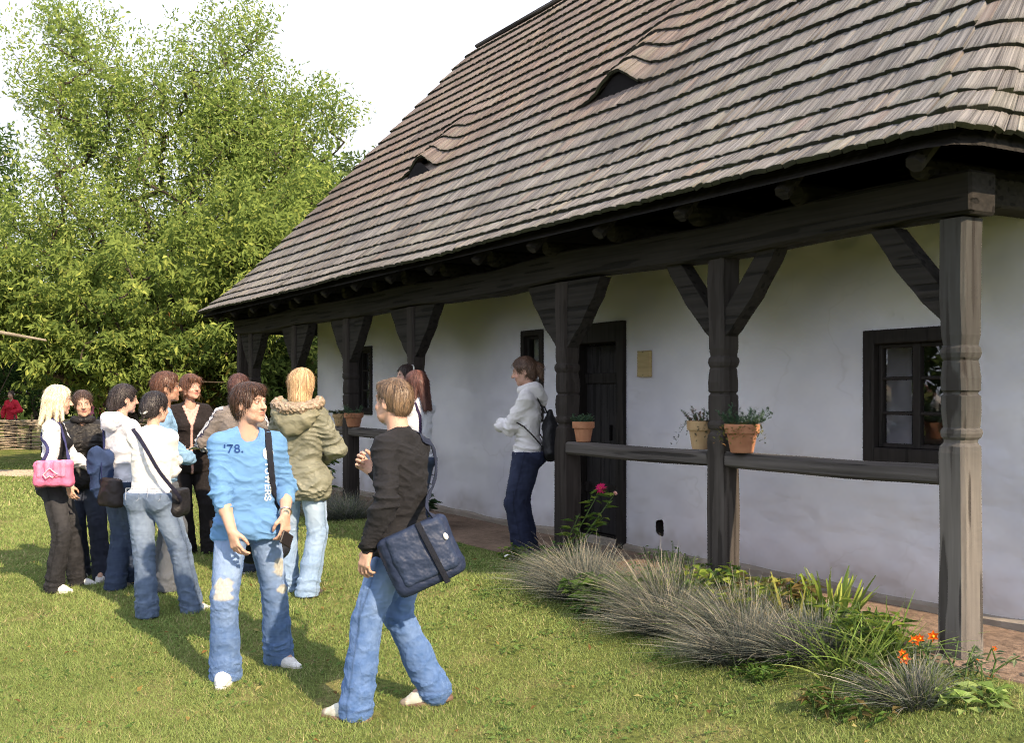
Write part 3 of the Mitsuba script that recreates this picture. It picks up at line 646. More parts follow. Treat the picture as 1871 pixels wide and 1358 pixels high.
tus = [(6.86, 4.55, .54, .20, 1300, 'grey-blue tussock nearest the zinnia'), (6.48, 4.38, .52, .22, 1400, 'grey-blue tussock left of the gap in the row of tussocks'),
       (5.74, 4.48, .58, .22, 1400, 'straw-tipped tussock before the second post from the corner'), (5.40, 4.28, .46, .20, 1300, 'low grey tussock bulging onto the lawn below the overgrown pot'), (5.02, 4.48, .50, .22, 1400, 'silvery tussock below the middle of the near rail'),
       (4.70, 4.24, .46, .21, 1400, 'dense grey tussock left of the orange lilies'), (4.42, 4.44, .44, .20, 1100, 'smaller grey tussock just behind the orange lilies'),
       (12.3, 4.55, .52, .26, 1100, 'grey tussock under the far rail behind the parka'), (11.6, 4.60, .50, .24, 1100, 'grey tussock left of the man in charcoal'), (13.2, 4.60, .50, .26, 900, 'farthest grey tussock of the border'),
       (3.55, 4.28, .34, .14, 700, 'small blue-grey tuft nearest the lower right corner')]
for t, L, h, r, n, lab in tus:
    k = thing('grass_tussock', lab, 'grass tussock', 'tussocks along the gallery border')
    b = tL(t, L); h *= .66; r *= .90
    cl = [BLUEG, BLUEG, (.20, .20, .195), (.09, .105, .085), GREEN if pr_.random() < .7 else BLUEG]
    m, c = joinp([strands(pr_, b, int(n*1.15), h, r, WIND, .0046, cl, STRAW, 1.1, 5, .75, tipfrac=.20), strands(pr_, b, n//22, h*1.25, r*.8, WIND*1.3, .0045, [(.30, .29, .24), (.22, .23, .20)], (.60, .54, .44), .8, tipfrac=.8), strands(pr_, b, n//4, h*.55, r*1.2, WIND*.3, .006, [(.10, .12, .09), BLUEG], None, 1.5)])
    ent(k, m, 'blade', color=c); tag(k, lab, 'grass tussock', 'tussocks along the gallery border')
def bushy(key, lab, cat, pts, n, ln, wd, cols, stem=None, r=.12, up=.5, bsdf='leaf', h=None):
    'soft-stemmed plant: leaves along its stems'
    k = thing(key, lab, cat); P, D, Nn, C_ = [], [], [], []; tb = []
    for p0, p1 in pts:
        p0, p1 = np.asarray(p0, float), np.asarray(p1, float); mid = (p0+p1)/2+pr_.normal(0, .02, 3); tb.append(tube([p0, mid, p1], [.006, .005, .003], 5))
        for i in range(n):
            u = pr_.random()**.7; q = lerp(lerp(p0, mid, u), lerp(mid, p1, u), u); a = pr_.uniform(0, 2*np.pi); d = np.array([math.cos(a), math.sin(a), up*pr_.normal(.6, .5)])
            P.append(q+unit(d)*.01); D.append(d); Nn.append(np.array([-d[0]*.4, -d[1]*.4, 1.0])+pr_.normal(0, .25, 3)); C_.append(np.asarray(cols[pr_.integers(len(cols))])*pr_.uniform(.7, 1.25))
    m, c = leaves_mesh(P, D, Nn, ln*(.6+.7*pr_.random(len(P))), wd*(.6+.7*pr_.random(len(P))), np.array(C_), .35)
    ent(k+'__leaves', m, bsdf, color=c); sm = cat_(tb); ent(k+'__stem', sm, 'cloth_green', kind='stuff')
    return k
mat('cloth_green', (.07, .12, .03), .7)
def flower(key, c, nrm_, r, col, eye, n=14, cup=.3, layers=2):
    'petals round an eye'
    nz = unit(np.asarray(nrm_, float)); e1 = unit(np.cross(nz, [.3, .9, .2])); e2 = np.cross(nz, e1); P, D, Nn, C_ = [], [], [], []
    for l in range(layers):
        for i in range(n):
            a = 2*np.pi*(i+.5*l)/n+pr_.normal(0, .05); d = e1*math.cos(a)+e2*math.sin(a); dd = d+nz*(cup+.35*l); P.append(c+nz*.004*l); D.append(dd); Nn.append(nz-d*cup); C_.append(np.asarray(col)*pr_.uniform(.8, 1.15))
    m, vc = leaves_mesh(P, D, Nn, r*(1-.22*np.repeat(np.arange(layers), n)), r*(2.6/n+.22), np.array(C_), .15)
    ent(key+'__flower', m, 'blade', color=vc)
    e = trimesh.creation.icosphere(1, r*.22); e.apply_translation(c+nz*.006); ent(key+'__flower_eye', e, 'cloth', color=np.tile(eye, (len(e.vertices), 1)))
LIME = (.20, .27, .05); MID = (.085, .15, .035); DARK = (.030, .062, .028)
# zinnia with its magenta flower
b = tL(7.28, 4.66); zt = ray_at(1098, 893, 8.55); zt2 = ray_at(1124, 902, 8.5)
g0 = float(ground_z(b[0], b[1]))
k = bushy('zinnia', 'zinnia with a magenta flower in front of the doorway', 'flower', [((b[0], b[1], g0), zt), ((b[0]+.02, b[1], g0), zt2), ((b[0]-.03, b[1], g0), lerp(np.array([b[0], b[1], g0]), zt, .7)+[-.06, 0, 0]), ((b[0]+.03, b[1], g0), lerp(np.array([b[0], b[1], g0]), zt2, .7)+[.05, 0, 0])], 26, .085, .042, [MID, (.12, .20, .04), LIME])
flower(k, zt, (-.35, -.8, .5), .052, (.62, .035, .16), (.30, .10, .02), 13, .15, 3); flower(k, zt2, (.2, -.8, .6), .022, (.75, .42, .40), (.5, .3, .1), 9, .3, 2)
# daylilies by the corner post
b = tL(3.98, 4.42)
k = thing('daylily', 'clump of daylilies with orange flowers beside the corner post', 'flower')
m, c = joinp([strands(pr_, b+[dx, dy, 0], 50, .36, .09, np.array([-.08, -.05, 0]), .012, [(.11, .18, .04), (.16, .24, .06), (.23, .29, .09)], None, 1.15, 7, .9) for dx, dy in ((0, 0), (.14, .05), (-.13, -.03), (.22, .16))])
ent(k+'__leaves', m, 'blade', color=c)
for x, y, Y, r in ((1672, 1172, 5.62, .034), (1652, 1205, 5.55, .036), (1682, 1168, 5.62, .028), (1706, 1164, 5.66, .034), (1649, 1195, 5.56, .026), (1784, 1206, 5.6, .016), (1817, 1186, 5.7, .016)):
    p = ray_at(x, y, Y); g = np.array([p[0]-.02, p[1]+.05, float(ground_z(p[0], p[1]))]); ent(k+'__stem', tube([g, lerp(g, p, .6)+[.01, .02, .02], p], [.005, .004, .003], 5), 'cloth_green', smooth=True)
    flower(k, p, (-.3+pr_.normal(0, .3), -.8, .45), r, (.72, .13, .015), (.75, .40, .03), 6, .45, 1)
# lime-leaved iris and other border plants
b = tL(4.66, 4.92); k = thing('iris', 'yellow-green broad blades standing against the wall left of the corner post', 'plant')
m, c = joinp([strands(pr_, b, 60, .37, .12, np.array([.03, 0, 0]), .042, [(.26, .33, .06), (.33, .38, .09), (.20, .28, .06)], None, .55, 5, .55), strands(pr_, b+[-.2, .0, 0], 22, .34, .08, np.zeros(3), .03, [LIME, (.30, .30, .08)], None, .6, 5, .5)])
ent(k+'__leaves', m, 'blade', color=c)
def low(t, L, rx, n, hh, lab, cols, ln=.07, wd=.045):
    b = tL(t, L); pts = []
    for i in range(n):
        a = pr_.uniform(0, 2*np.pi); q = rx*math.sqrt(pr_.random()); x, y = b[0]+q*math.cos(a), b[1]+q*math.sin(a); z = float(ground_z(x, y)); pts.append(((x, y, z-.01), (x+pr_.normal(0, .05), y+pr_.normal(0, .05), z+hh*pr_.uniform(.5, 1.1))))
    return bushy('border_plant', lab, 'plant', pts, 11, ln, wd, cols)
low(5.05, 4.84, .28, 34, .24, 'yellowing leafy plant between iris and grass', [LIME, (.30, .30, .07), (.22, .16, .06)], .10, .06)
low(5.55, 4.80, .30, 40, .26, 'bright green mat behind the straw-tipped tussocks', [LIME, MID, (.26, .32, .06)], .08, .05)
low(6.20, 4.84, .26, 30, .30, 'greyish green sprigs at the foot of the second post', [(.13, .19, .07), (.16, .20, .11)], .05, .02)
low(6.12, 4.28, .22, 20, .20, 'small dark green rosette between two tussocks', [MID, (.06, .12, .03)], .10, .06)
low(7.35, 4.70, .26, 24, .20, 'fresh green plant at the foot of the third post', [MID, (.10, .20, .04), LIME], .08, .045)
low(7.9, 4.70, .14, 8, .14, 'green sprig beside the white shoes', [MID, LIME], .07, .035)
low(5.95, 4.25, .16, 16, .16, 'dark green broad-leaved plant under the straw-tipped tussock', [MID, (.07, .14, .04)], .11, .07)
low(4.20, 4.70, .22, 26, .24, 'fresh green shoots between the lilies and the iris', [LIME, MID, (.16, .24, .06)], .11, .03)
low(3.62, 4.62, .25, 16, .16, 'grey-green herb beside the corner post', [(.14, .18, .11), (.18, .22, .13)], .05, .018)
low(3.30, 4.35, .16, 6, .07, 'pale broad-leaved weed at the right edge', [(.32, .42, .15), (.25, .36, .10)], .075, .06)
low(3.72, 4.10, .20, 12, .14, 'brown and green weeds at the border tip', [MID, (.18, .14, .06)], .07, .03)
low(4.35, 4.08, .20, 12, .10, 'low clover patch before the lilies', [MID, (.10, .18, .04)], .05, .035)
b = tL(10.2, 4.78); z0 = float(ground_z(b[0], b[1]))
k = bushy('shrub', 'dark-leaved young shrub behind the man in charcoal', 'shrub', [((b[0]+dx*.3, b[1], z0), (b[0]+dx, b[1]+dy, z0+h_)) for dx, dy, h_ in ((-.05, 0, .85), (.10, .05, .70), (-.12, -.04, .62), (.20, 0, .45), (.02, .1, .75), (.14, -.05, .30))], 22, .13, .055, [DARK, (.045, .09, .035), (.03, .05, .02)], up=.2)
b = tL(10.35, 4.70); low(10.0, 4.74, .22, 16, .22, 'bright leafy plant at the edge of the gallery floor', [MID, (.10, .19, .04)], .09, .05)
b = tL(12.75, 4.75); z0 = float(ground_z(b[0], b[1]))
k = bushy('shrub', 'leafy green plant climbing by the post under the far flower pot', 'shrub', [((b[0]+dx*.3, b[1], z0), (b[0]+dx, b[1]+dy, z0+h_)) for dx, dy, h_ in ((-.15, 0, .80), (.02, .05, .72), (-.25, -.04, .62), (.12, 0, .6), (-.05, .1, .9))], 24, .13, .06, [MID, (.10, .17, .06), (.07, .12, .05)], up=.3)
# ---------------------------------------------------------------- flower pots on the rails
def terra(p, n, uv): return mix((.30, .125, .065), (.44, .22, .13), fbm(p.x*18, p.y*18, p.z*22, 3))
def terra_old(p, n, uv): return mix((.33, .20, .10), (.46, .34, .20), fbm(p.x*14, p.y*14, p.z*10, 3))
mat('terracotta', proc(terra), .85, lambda p, n, uv: noise(p.x*90, p.y*90, p.z*90), .002); mat('terracotta_old', proc(terra_old), .9, lambda p, n, uv: noise(p.x*90, p.y*90, p.z*90), .003)
def pot(t, L, z, R, H, mk, lab, plants, label_plant, big):
    c = HW([t, L, z]); k = thing('flower_pot', lab, 'flower pot', 'clay flower pots on the gallery rails')
    prof = [(0, 0), (R*.62, 0), (R*.66, .006), (R*.86, H*.66), (R*.97, H*.67), (R*1.0, H*.70), (R*1.02, H*.97), (R*1.0, H), (R*.90, H), (R*.87, H*.9), (0, H*.88)]
    ent(k+'__pot', lathe(prof, 28, c), mk, smooth=35)
    s = trimesh.creation.cylinder(R*.86, .01, sections=20); s.apply_translation(c+[0, 0, H*.90]); ent(k+'__soil', s, 'earth')
    P, D, Nn, C_ = [], [], [], []
    for (dx, dy, n, h, spread, ln, wd, cols, trail) in plants:
        for i in range(n):
            a = pr_.uniform(0, 2*np.pi); q = R*.8*math.sqrt(pr_.random()); d = np.array([math.cos(a)*spread+dx, math.sin(a)*spread+dy, 1.0]); d = unit(d+pr_.normal(0, .15, 3))
            p0 = c+np.array([math.cos(a)*q, math.sin(a)*q, H*.9]); hl = h*pr_.uniform(.4, 1.1)
            for j in range(9):
                u = (j+.5)/9; x = p0+d*hl*u-np.array([0, 0, trail*hl*u*u*1.6]); b_ = pr_.uniform(0, 2*np.pi); dd = np.array([math.cos(b_), math.sin(b_), .5])
                P.append(x); D.append(dd+d*.6); Nn.append(np.array([-dd[0]*.5, -dd[1]*.5, 1])); C_.append(np.asarray(cols[pr_.integers(len(cols))])*pr_.uniform(.7, 1.3)); big_ = (ln, wd)
    m, vc = leaves_mesh(P, D, Nn, ln*(.6+.6*pr_.random(len(P))), wd*(.6+.6*pr_.random(len(P))), np.array(C_), .1)
    ent(k+'__plant', m, 'leaf', color=vc, label=label_plant, kind='stuff')
SUC = [(.075, .13, .085), (.055, .10, .065), (.11, .17, .10)]
pot(7.42, 5.02, 1.298, .090, .165, 'terracotta', 'small orange clay pot on the rail beside the doorway', [(0, 0, 26, .075, .5, .035, .017, SUC, 0)], 'short upright succulents', 0)
pot(5.99, 5.06, 1.298, .105, .20, 'terracotta_old', 'yellowish clay pot half hidden behind the second post', [(-.1, 0, 30, .13, .8, .030, .018, [(.06, .10, .06), (.10, .13, .08), (.16, .08, .06)], 0), (-.5, -.1, 9, .20, .9, .028, .016, [(.04, .06, .05)], .9)], 'dark trailing succulent', 0)
pot(5.49, 4.98, 1.298, .115, .19, 'terracotta', 'overgrown clay pot with spreading plants right of the second post', [(.05, 0, 44, .15, .8, .036, .018, SUC, 0), (-.45, -.4, 34, .16, .9, .022, .016, [(.16, .17, .04), (.20, .18, .05), (.10, .12, .04), (.22, .12, .05)], .9), (.6, 0, 10, .19, .6, .034, .016, SUC, .1)], 'mixed succulents spilling over the rim', 1)
pot(12.30, 5.00, 1.298, .115, .165, 'terracotta', 'clay pot on the far rail near the man in charcoal', [(0, 0, 30, .14, .8, .036, .018, SUC, 0), (-.7, 0, 14, .18, .8, .03, .016, [(.07, .10, .05), (.14, .09, .06)], .7)], 'bushy potted plant', 0)
pot(12.72, 5.00, 1.298, .10, .15, 'terracotta_old', 'pale clay pot overgrown with dark foliage left of the far post', [(0, 0, 34, .20, 1.0, .036, .018, [(.05, .08, .045), (.09, .10, .05)], .35)], 'dark drooping foliage', 0)
# the little plaque by the door
k = thing('wall_plaque', 'small ochre plaque fixed to the wall right of the doorway', 'plaque')
mat('plaque_wood', proc(lambda p, n, uv: mix((.36, .27, .13), (.50, .40, .22), fbm(p.x*9, p.y*9, p.z*40, 3))), .6)
ent(k+'__board', house(pq), 'plaque_wood')
for z in (1.853, 2.057): ent(k+'__screw', house(trimesh.creation.icosphere(1, .005).apply_translation([7.72, 5.853, z])), 'metal_dark')
mat('metal_dark', (.08, .07, .06), .5, metallic=1.0)
# stones and bare earth at the gallery's end
sr = np.random.default_rng(3)
mat('stone', proc(lambda p, n, uv: mix((.24, .19, .14), (.40, .34, .27), fbm(p.x*20, p.y*20, p.z*20, 3))), .9)
for t, L, r, lab in ((3.36, 4.99, .055, 'flat stone at the right edge by the corner post'), (3.60, 5.30, .035, 'small stone behind the corner post')):
    m = trimesh.creation.icosphere(2, 1); v = np.array(m.vertices); v = v*(1+.35*(meshkit.noise(v*2+r*90, 2)-.5)[:, None])*[r*1.4, r, r*.55]; c = HW([t, L, PZ+.01]); m = arr(v+c, m.faces)
    ent(thing('loose_stone', lab, 'stone'), m, 'stone', smooth=True)
# ---------------------------------------------------------------- people: one continuous body each, clothes and hair as children
def fab(scale, f, rough=.9, sheen=.3):
    return dict(rough=rough, bump=lambda p, n, uv: fbm(p.x*f, p.y*f, p.z*f, 3), scale=scale, sheen=sheen, specular=.25)
mat('cloth', VC, **fab(.006, 45))
mat('denim', VC, **fab(.007, 60))
mat('shiny_cloth', VC, **fab(.014, 22, .5, .1))
mat('skin', VC, .5, specular=.35)
mat('hair', VC, .42, lambda p, n, uv: fbm(p.x*160, p.y*160, p.z*22, 2), .006, specular=.5)
mat('leather', VC, .5, specular=.4)
mat('metal_bright', (.75, .75, .75), .25, metallic=1.0)
def nrm(v): v = np.asarray(v, float); return v/(np.linalg.norm(v)+1e-12)
def surface_nets(F, lo, h):
    ins = F < 0
    c = np.zeros(tuple(np.array(F.shape)-1), np.uint8)
    off = [(i, j, k) for i in (0, 1) for j in (0, 1) for k in (0, 1)]
    n = np.array(F.shape)-1
    for o in off: c += ins[o[0]:o[0]+n[0], o[1]:o[1]+n[1], o[2]:o[2]+n[2]]
    act = (c > 0) & (c < 8)
    idx = np.argwhere(act); M = len(idx)
    vid = np.full(act.shape, -1, np.int32); vid[act] = np.arange(M)
    val = np.stack([F[idx[:, 0]+o[0], idx[:, 1]+o[1], idx[:, 2]+o[2]] for o in off], 1).astype(float)
    s = np.zeros((M, 3)); w = np.zeros(M); O = np.array(off, float)
    for a in range(8):
        for b in range(a+1, 8):
            if np.abs(O[a]-O[b]).sum() != 1: continue
            va, vb = val[:, a], val[:, b]; cr = (va < 0) != (vb < 0)
            t = np.where(cr, va/np.where(cr, va-vb, 1), 0)
            s += np.where(cr[:, None], O[a]+(O[b]-O[a])*t[:, None], 0); w += cr
    v = (idx+s/w[:, None])*h+lo
    faces = []
    for ax in range(3):
        b, d = (ax+1) % 3, (ax+2) % 3
        A = np.take(ins, range(0, F.shape[ax]-1), ax); B = np.take(ins, range(1, F.shape[ax]), ax)
        e = np.argwhere(A != B); e = e[(e[:, b] > 0) & (e[:, d] > 0) & (e[:, b] < n[b]) & (e[:, d] < n[d])]
        sgn = ins[e[:, 0], e[:, 1], e[:, 2]]
        def at(db, dd):
            q = e.copy(); q[:, b] -= db; q[:, d] -= dd
            return vid[q[:, 0], q[:, 1], q[:, 2]]
        q = np.stack([at(1, 1), at(0, 1), at(0, 0), at(1, 0)], 1)
        q = np.where(sgn[:, None], q, q[:, ::-1]); q = q[(q >= 0).all(1)]
        faces += [q[:, [0, 1, 2]], q[:, [0, 2, 3]]]
    return v, np.vstack(faces)
def cap(a, b, ra, rb=None, k=.02, flat=None, op='u'):
    return ('cap', np.asarray(a, float), np.asarray(b, float), ra, ra if rb is None else rb, k, flat, op)
def ell(c, r, R=None, k=.02, op='u'):
    return ('ell', np.asarray(c, float), np.asarray(r, float), np.eye(3) if R is None else R, k, op)
def half(c, n, k=.0): return ('half', np.asarray(c, float), nrm(n), k)
def bounds(pr):
    lo, hi = np.full(3, 9.), np.full(3, -9.)
    for p in pr:
        if p[-1] != 'u': continue
        if p[0] == 'cap':
            r = max(p[3], p[4]); a, b = p[1], p[2]
            if p[6] is not None and p[6][1] > 1: r *= p[6][1]
            lo = np.minimum(lo, np.minimum(a, b)-r); hi = np.maximum(hi, np.maximum(a, b)+r)
        else:
            r = max(p[2]); lo = np.minimum(lo, p[1]-r); hi = np.maximum(hi, p[1]+r)
    return lo, hi
def solid(pr, h, infl=0.0):
    'one mesh of the smooth union of the primitives'
    h *= 1.2
    lo, hi = bounds(pr); lo = lo-infl-3*h; hi = hi+infl+3*h
    n = np.ceil((hi-lo)/h).astype(int)+1
    ax = [lo[i]+h*np.arange(n[i]) for i in range(3)]
    F = np.full(tuple(n), .2, np.float32)
    for p in pr:
        if p[0] == 'half':
            d = ((ax[0]-p[1][0])[:, None, None]*p[2][0]+(ax[1]-p[1][1])[None, :, None]*p[2][1]+(ax[2]-p[1][2])[None, None, :]*p[2][2]).astype(np.float32)
            k = max(p[3], 1e-5); t = np.clip(.5-.5*(F-d)/k, 0, 1); F[...] = F+(d-F)*t+k*t*(1-t)
            continue
        k, op = (p[5], p[7]) if p[0] == 'cap' else (p[4], p[5])
        if p[0] == 'cap':
            r = max(p[3], p[4]); fa = p[6][1] if p[6] is not None else 1
            m = r*max(1, fa)+infl+k*1.5+2*h; blo, bhi = np.minimum(p[1], p[2])-m, np.maximum(p[1], p[2])+m
        else: m = max(p[2])+infl+k*1.5+2*h; blo, bhi = p[1]-m, p[1]+m
        i0 = np.clip(np.floor((blo-lo)/h).astype(int), 0, n-1); i1 = np.clip(np.ceil((bhi-lo)/h).astype(int)+1, 1, n)
        sl = tuple(slice(i0[i], i1[i]) for i in range(3))
        P = [(ax[i][sl[i]]-p[1][i]).astype(np.float32) for i in range(3)]
        P = [P[0][:, None, None], P[1][None, :, None], P[2][None, None, :]]
        if p[0] == 'cap':
            ba = p[2]-p[1]
            if p[6] is not None:
                dv, fa = nrm(p[6][0]), p[6][1]; g = 1/fa-1
                dd = P[0]*dv[0]+P[1]*dv[1]+P[2]*dv[2]
                P = [P[i]+dv[i]*g*dd for i in range(3)]; ba = ba+dv*g*(ba@dv)
            bb = max(float(ba@ba), 1e-9)
            t = np.clip((P[0]*ba[0]+P[1]*ba[1]+P[2]*ba[2])/bb, 0, 1)
            d = np.sqrt((P[0]-t*ba[0])**2+(P[1]-t*ba[1])**2+(P[2]-t*ba[2])**2)-(p[3]+(p[4]-p[3])*t)-(infl if op == 'u' else 0)
        else:
            R, r = p[3], p[2]+(infl if op == 'u' else 0)
            q = [P[0]*R[0, i]+P[1]*R[1, i]+P[2]*R[2, i] for i in range(3)]
            k0 = np.sqrt(sum((q[i]/r[i])**2 for i in range(3))); k1 = np.sqrt(sum((q[i]/r[i]**2)**2 for i in range(3)))+1e-9
            d = k0*(k0-1)/k1
        d = d.astype(np.float32); S = F[sl]; k = max(k, 1e-5)
        if op == 'u': t = np.clip(.5+.5*(S-d)/k, 0, 1); F[sl] = S+(d-S)*t-k*t*(1-t)
        else: d = -d; t = np.clip(.5-.5*(S-d)/k, 0, 1); F[sl] = S+(d-S)*t+k*t*(1-t)
    return surface_nets(F, lo, h)
def normals(v, f):
    n = np.zeros_like(v); c = np.cross(v[f[:, 1]]-v[f[:, 0]], v[f[:, 2]]-v[f[:, 0]])
    for k in range(3): np.add.at(n, f[:, k], c)
    return n/(np.linalg.norm(n, axis=1, keepdims=True)+1e-12)
def rz(a): c, s = math.cos(a), math.sin(a); return np.array([[c, -s, 0], [s, c, 0], [0, 0, 1.0]])
def rx(a): c, s = math.cos(a), math.sin(a); return np.array([[1, 0, 0], [0, c, -s], [0, s, c]])
def ry(a): c, s = math.cos(a), math.sin(a); return np.array([[c, 0, s], [0, 1, 0], [-s, 0, c]])
def ik(a, b, l1, l2, pole):
    a, b = np.asarray(a, float), np.asarray(b, float); d = b-a; L = np.linalg.norm(d); L2 = min(L, (l1+l2)*.998); d = d/L
    b = a+d*L2; x = (l1*l1-l2*l2+L2*L2)/(2*L2); y = math.sqrt(max(l1*l1-x*x, 0))
    pl = np.asarray(pole, float); pl = nrm(pl-d*(pl@d)); return a+d*x+pl*y, b
def fold(v, f, seed):
    w = np.stack([meshkit.noise(v*5.5, seed+31), meshkit.noise(v*5.5, seed+32), meshkit.noise(v*5.5, seed+33)], 1)-.5
    n = meshkit.noise((v+w*.16)*np.asarray(f, float)*.85, seed); return (1-np.abs(2*n-1))**2.6
class Person:
    def __init__(s, H, pos, yaw, feet, arms, sex='m', wide=1.0, hip=(0, 0), lean=0.0, side=0.0, sh_yaw=0.0, head=(0, 0, 0), drop=0.0, knees=None):
        'feet: two (x, y, toe yaw, heel lift); arms: two (wrist xyz, elbow hint); right first. Lengths in units of a 1.75 m body.'
        s.H, s.k, s.sex, s.w = H, H/1.75, sex, wide
        s.pos, s.yaw = np.array([pos[0], pos[1], float(ground_z(*pos))-.010]), math.radians(yaw)
        J = s.J = {}
        m = sex == 'm'
        pz = .94-drop
        P = np.array([hip[0], hip[1], pz]); J['pelvis'] = P
        s.feet = feet
        s.hz = pz-.02
        for i, (fx, fy, fyaw, lift) in enumerate(feet):
            sg = 1 if i == 0 else -1
            hp = P+np.array([sg*.088, 0, -.03]); fd = np.array([-math.sin(math.radians(fyaw)), math.cos(math.radians(fyaw)), 0])
            an = np.array([fx, fy, .085])+fd*lift*.9+np.array([0, 0, lift])
            kn, an = ik(hp, an, .425, .42, (knees[i] if knees else fd+np.array([sg*.15, 0, 0])))
            J['hip', i], J['knee', i], J['ankle', i], J['fd', i], J['lift', i] = hp, kn, an, fd, lift
        up = nrm([side, lean, 1]); s.up = up
        R = rz(math.radians(sh_yaw)); s.R = R
        J['waist'] = P+up*.13; J['chest'] = P+up*.32; J['neck'] = P+up*.53+np.array([0, lean*.05, 0])
        sw = .160 if m else .140
        for i in range(2):
            sg = 1 if i == 0 else -1
            sh = J['neck']+R@np.array([sg*sw*wide**.5, -.005, 0])-up*(.088 if m else .085)
            wr, hint = arms[i][0], arms[i][1]
            el, wr = ik(sh, R@np.array(wr) if False else np.array(wr, float), .285, .25, hint)
            J['sh', i], J['el', i], J['wr', i] = sh, el, wr
        hy, hp_, hr = (math.radians(a) for a in head)
        s.HR = rz(hy)@rx(hp_)@ry(hr)
        s.hc = J['neck']+np.array([0, .025+lean*.12, .155])+rz(hy)@np.array([0, .012, 0])
    def W(s, v): return (np.asarray(v, float)*s.k)@rz(s.yaw).T+s.pos
    hem = .9
    def torso(s, c=1.0):
        J, m, w = s.J, s.sex == 'm', s.w*.89; R = s.R; f = R@np.array([0, 1, 0]); r = R@np.array([1, 0, 0]); x = np.array([1.0, 0, 0]); y = np.array([0, 1.0, 0]); up = s.up
        pr = []
        P = J['pelvis']
        wx = .092 if m else .095
        pr.append(cap(P-x*.07*w-up*.02, P+x*.07*w-up*.02, .105*w, k=.05, flat=(y, .95)))
        pr.append(cap(J['waist']-x*(.055 if m else .045)*w, J['waist']+x*(.055 if m else .045)*w, (.10 if m else .088)*w, k=.07, flat=(y, .88)))
        mid = (J['waist']+J['chest'])/2
        pr.append(cap(mid-r*(.062 if m else .05)*w, mid+r*(.062 if m else .05)*w, (.104 if m else .09)*w, k=.07, flat=(f, .88)))
        C = J['chest']
        pr.append(cap(C-r*(.08 if m else .062)*w, C+r*(.08 if m else .062)*w, (.108 if m else .095)*w, k=.07, flat=(f, .92)))
        D = J['chest']+up*.085
        pr.append(cap(D-r*(.09 if m else .07)*w, D+r*(.09 if m else .07)*w, .078 if m else .068, k=.06, flat=(f, .95)))
        for i in range(2): pr.append(cap(J['neck']-up*.030, J['sh', i]+up*.004, .048 if m else .040, .052 if m else .042, k=.04))
        if not m:
            for sg in (1, -1): pr.append(ell(C+f*.075*w+r*.07*sg*w-up*.005, np.array([.062, .058, .062])*w, k=.03))
        return pr
    def arm(s, i, a=1.0, end=1.0, c=0.0):
        J, m = s.J, s.sex == 'm'; q = 1 if m else .86
        sh, el, wr = J['sh', i], J['el', i], J['wr', i]
        pr = [cap(sh, el, .051*q*a, .041*q*a, k=.03)]
        e = el+(wr-el)*end
        pr.append(cap(el, e, .043*q*a, lerp(.043, .029, end)*q*a, k=.02))
        if end > .9: pr.append(cap(el+(wr-el)*.18, el+(wr-el)*.4, .045*q*a, .042*q*a, k=.02))
        return pr
    def legs(s, knee=.062, hem=.062, thigh=.092, drop=.0):
        J = s.J; pr = []; w = s.w; m = s.sex == 'm'
        for i in range(2):
            hp, kn, an = J['hip', i], J['knee', i], J['ankle', i]
            pr.append(cap(hp, kn, thigh*w, knee*w**.5, k=.02))
            en = an-np.array([0, 0, drop])
            pr.append(cap(kn, lerp(kn, en, .5), knee*w**.5, lerp(knee, hem, .35), k=.02)); pr.append(cap(lerp(kn, en, .5), en, lerp(knee, hem, .35), hem, k=.02))
        P = J['pelvis']
        pr.insert(0, cap(P-np.array([.065*w, 0, .01]), P+np.array([.065*w, 0, -.01]), .108*w, k=.04, flat=((0, 1, 0), .93)))
        for i in range(2): pr.insert(1, ell(J['hip', i]+np.array([0, -.045*w, .0]), np.array([.085, .085, .10])*w, k=.04))
        return pr
    def head(s, d=1.0):
        c, R = s.hc, s.HR; m = s.sex == 'm'
        L = lambda x, y, z: c+R@np.array([x, y, z])
        ax_y = R@np.array([0, 1, 0]); pr = []
        pr.append(cap(s.J['neck']-s.up*.04, L(0, -.018, -.055), .058 if m else .048, .054 if m else .045, k=.03))
        pr.append(ell(L(0, -.012, .030), (.074, .094, .082), R, k=.02))
        pr.append(ell(L(0, .018, -.030), (.062, .070, .075), R, k=.03))
        pr.append(cap(L(-.032, .045, -.078), L(.032, .045, -.078), .026 if m else .022, k=.03))
        pr.append(ell(L(0, .070, -.098), (.024, .018, .018), R, k=.02))
        for sg in (1, -1):
            pr.append(ell(L(sg*.033, .098, .004), (.021, .020, .014), R, k=.014, op='s'))
            pr.append(ell(L(sg*.032, .077, .004), (.0125, .0125, .0115), R, k=.003))
            pr.append(ell(L(sg*.040, .062, -.035), (.022, .020, .018), R, k=.02))
            pr.append(cap(L(sg*.014, .089, .024), L(sg*.046, .078, .025), .0085 if m else .006, .006, k=.012))
            pr.append(ell(L(sg*.074, -.010, -.012), (.008, .019, .031), R@rz(sg*-.35), k=.006))
            pr.append(ell(L(sg*.082, -.004, -.010), (.006, .009, .016), R@rz(sg*-.35), k=.006, op='s'))
        pr.append(cap(L(0, .085, .012), L(0, .108, -.028), .0085, .0125, k=.010))
        for sg in (1, -1): pr.append(ell(L(sg*.012, .097, -.031), (.009, .010, .008), R, k=.006))
        pr.append(ell(L(0, .083, -.054), (.026, .012, .0065), R, k=.006)); pr.append(ell(L(0, .082, -.066), (.022, .012, .008), R, k=.006))
        pr.append(cap(L(-.016, .093, -.0595), L(.016, .093, -.0595), .0028, k=.004, op='s'))
        return pr
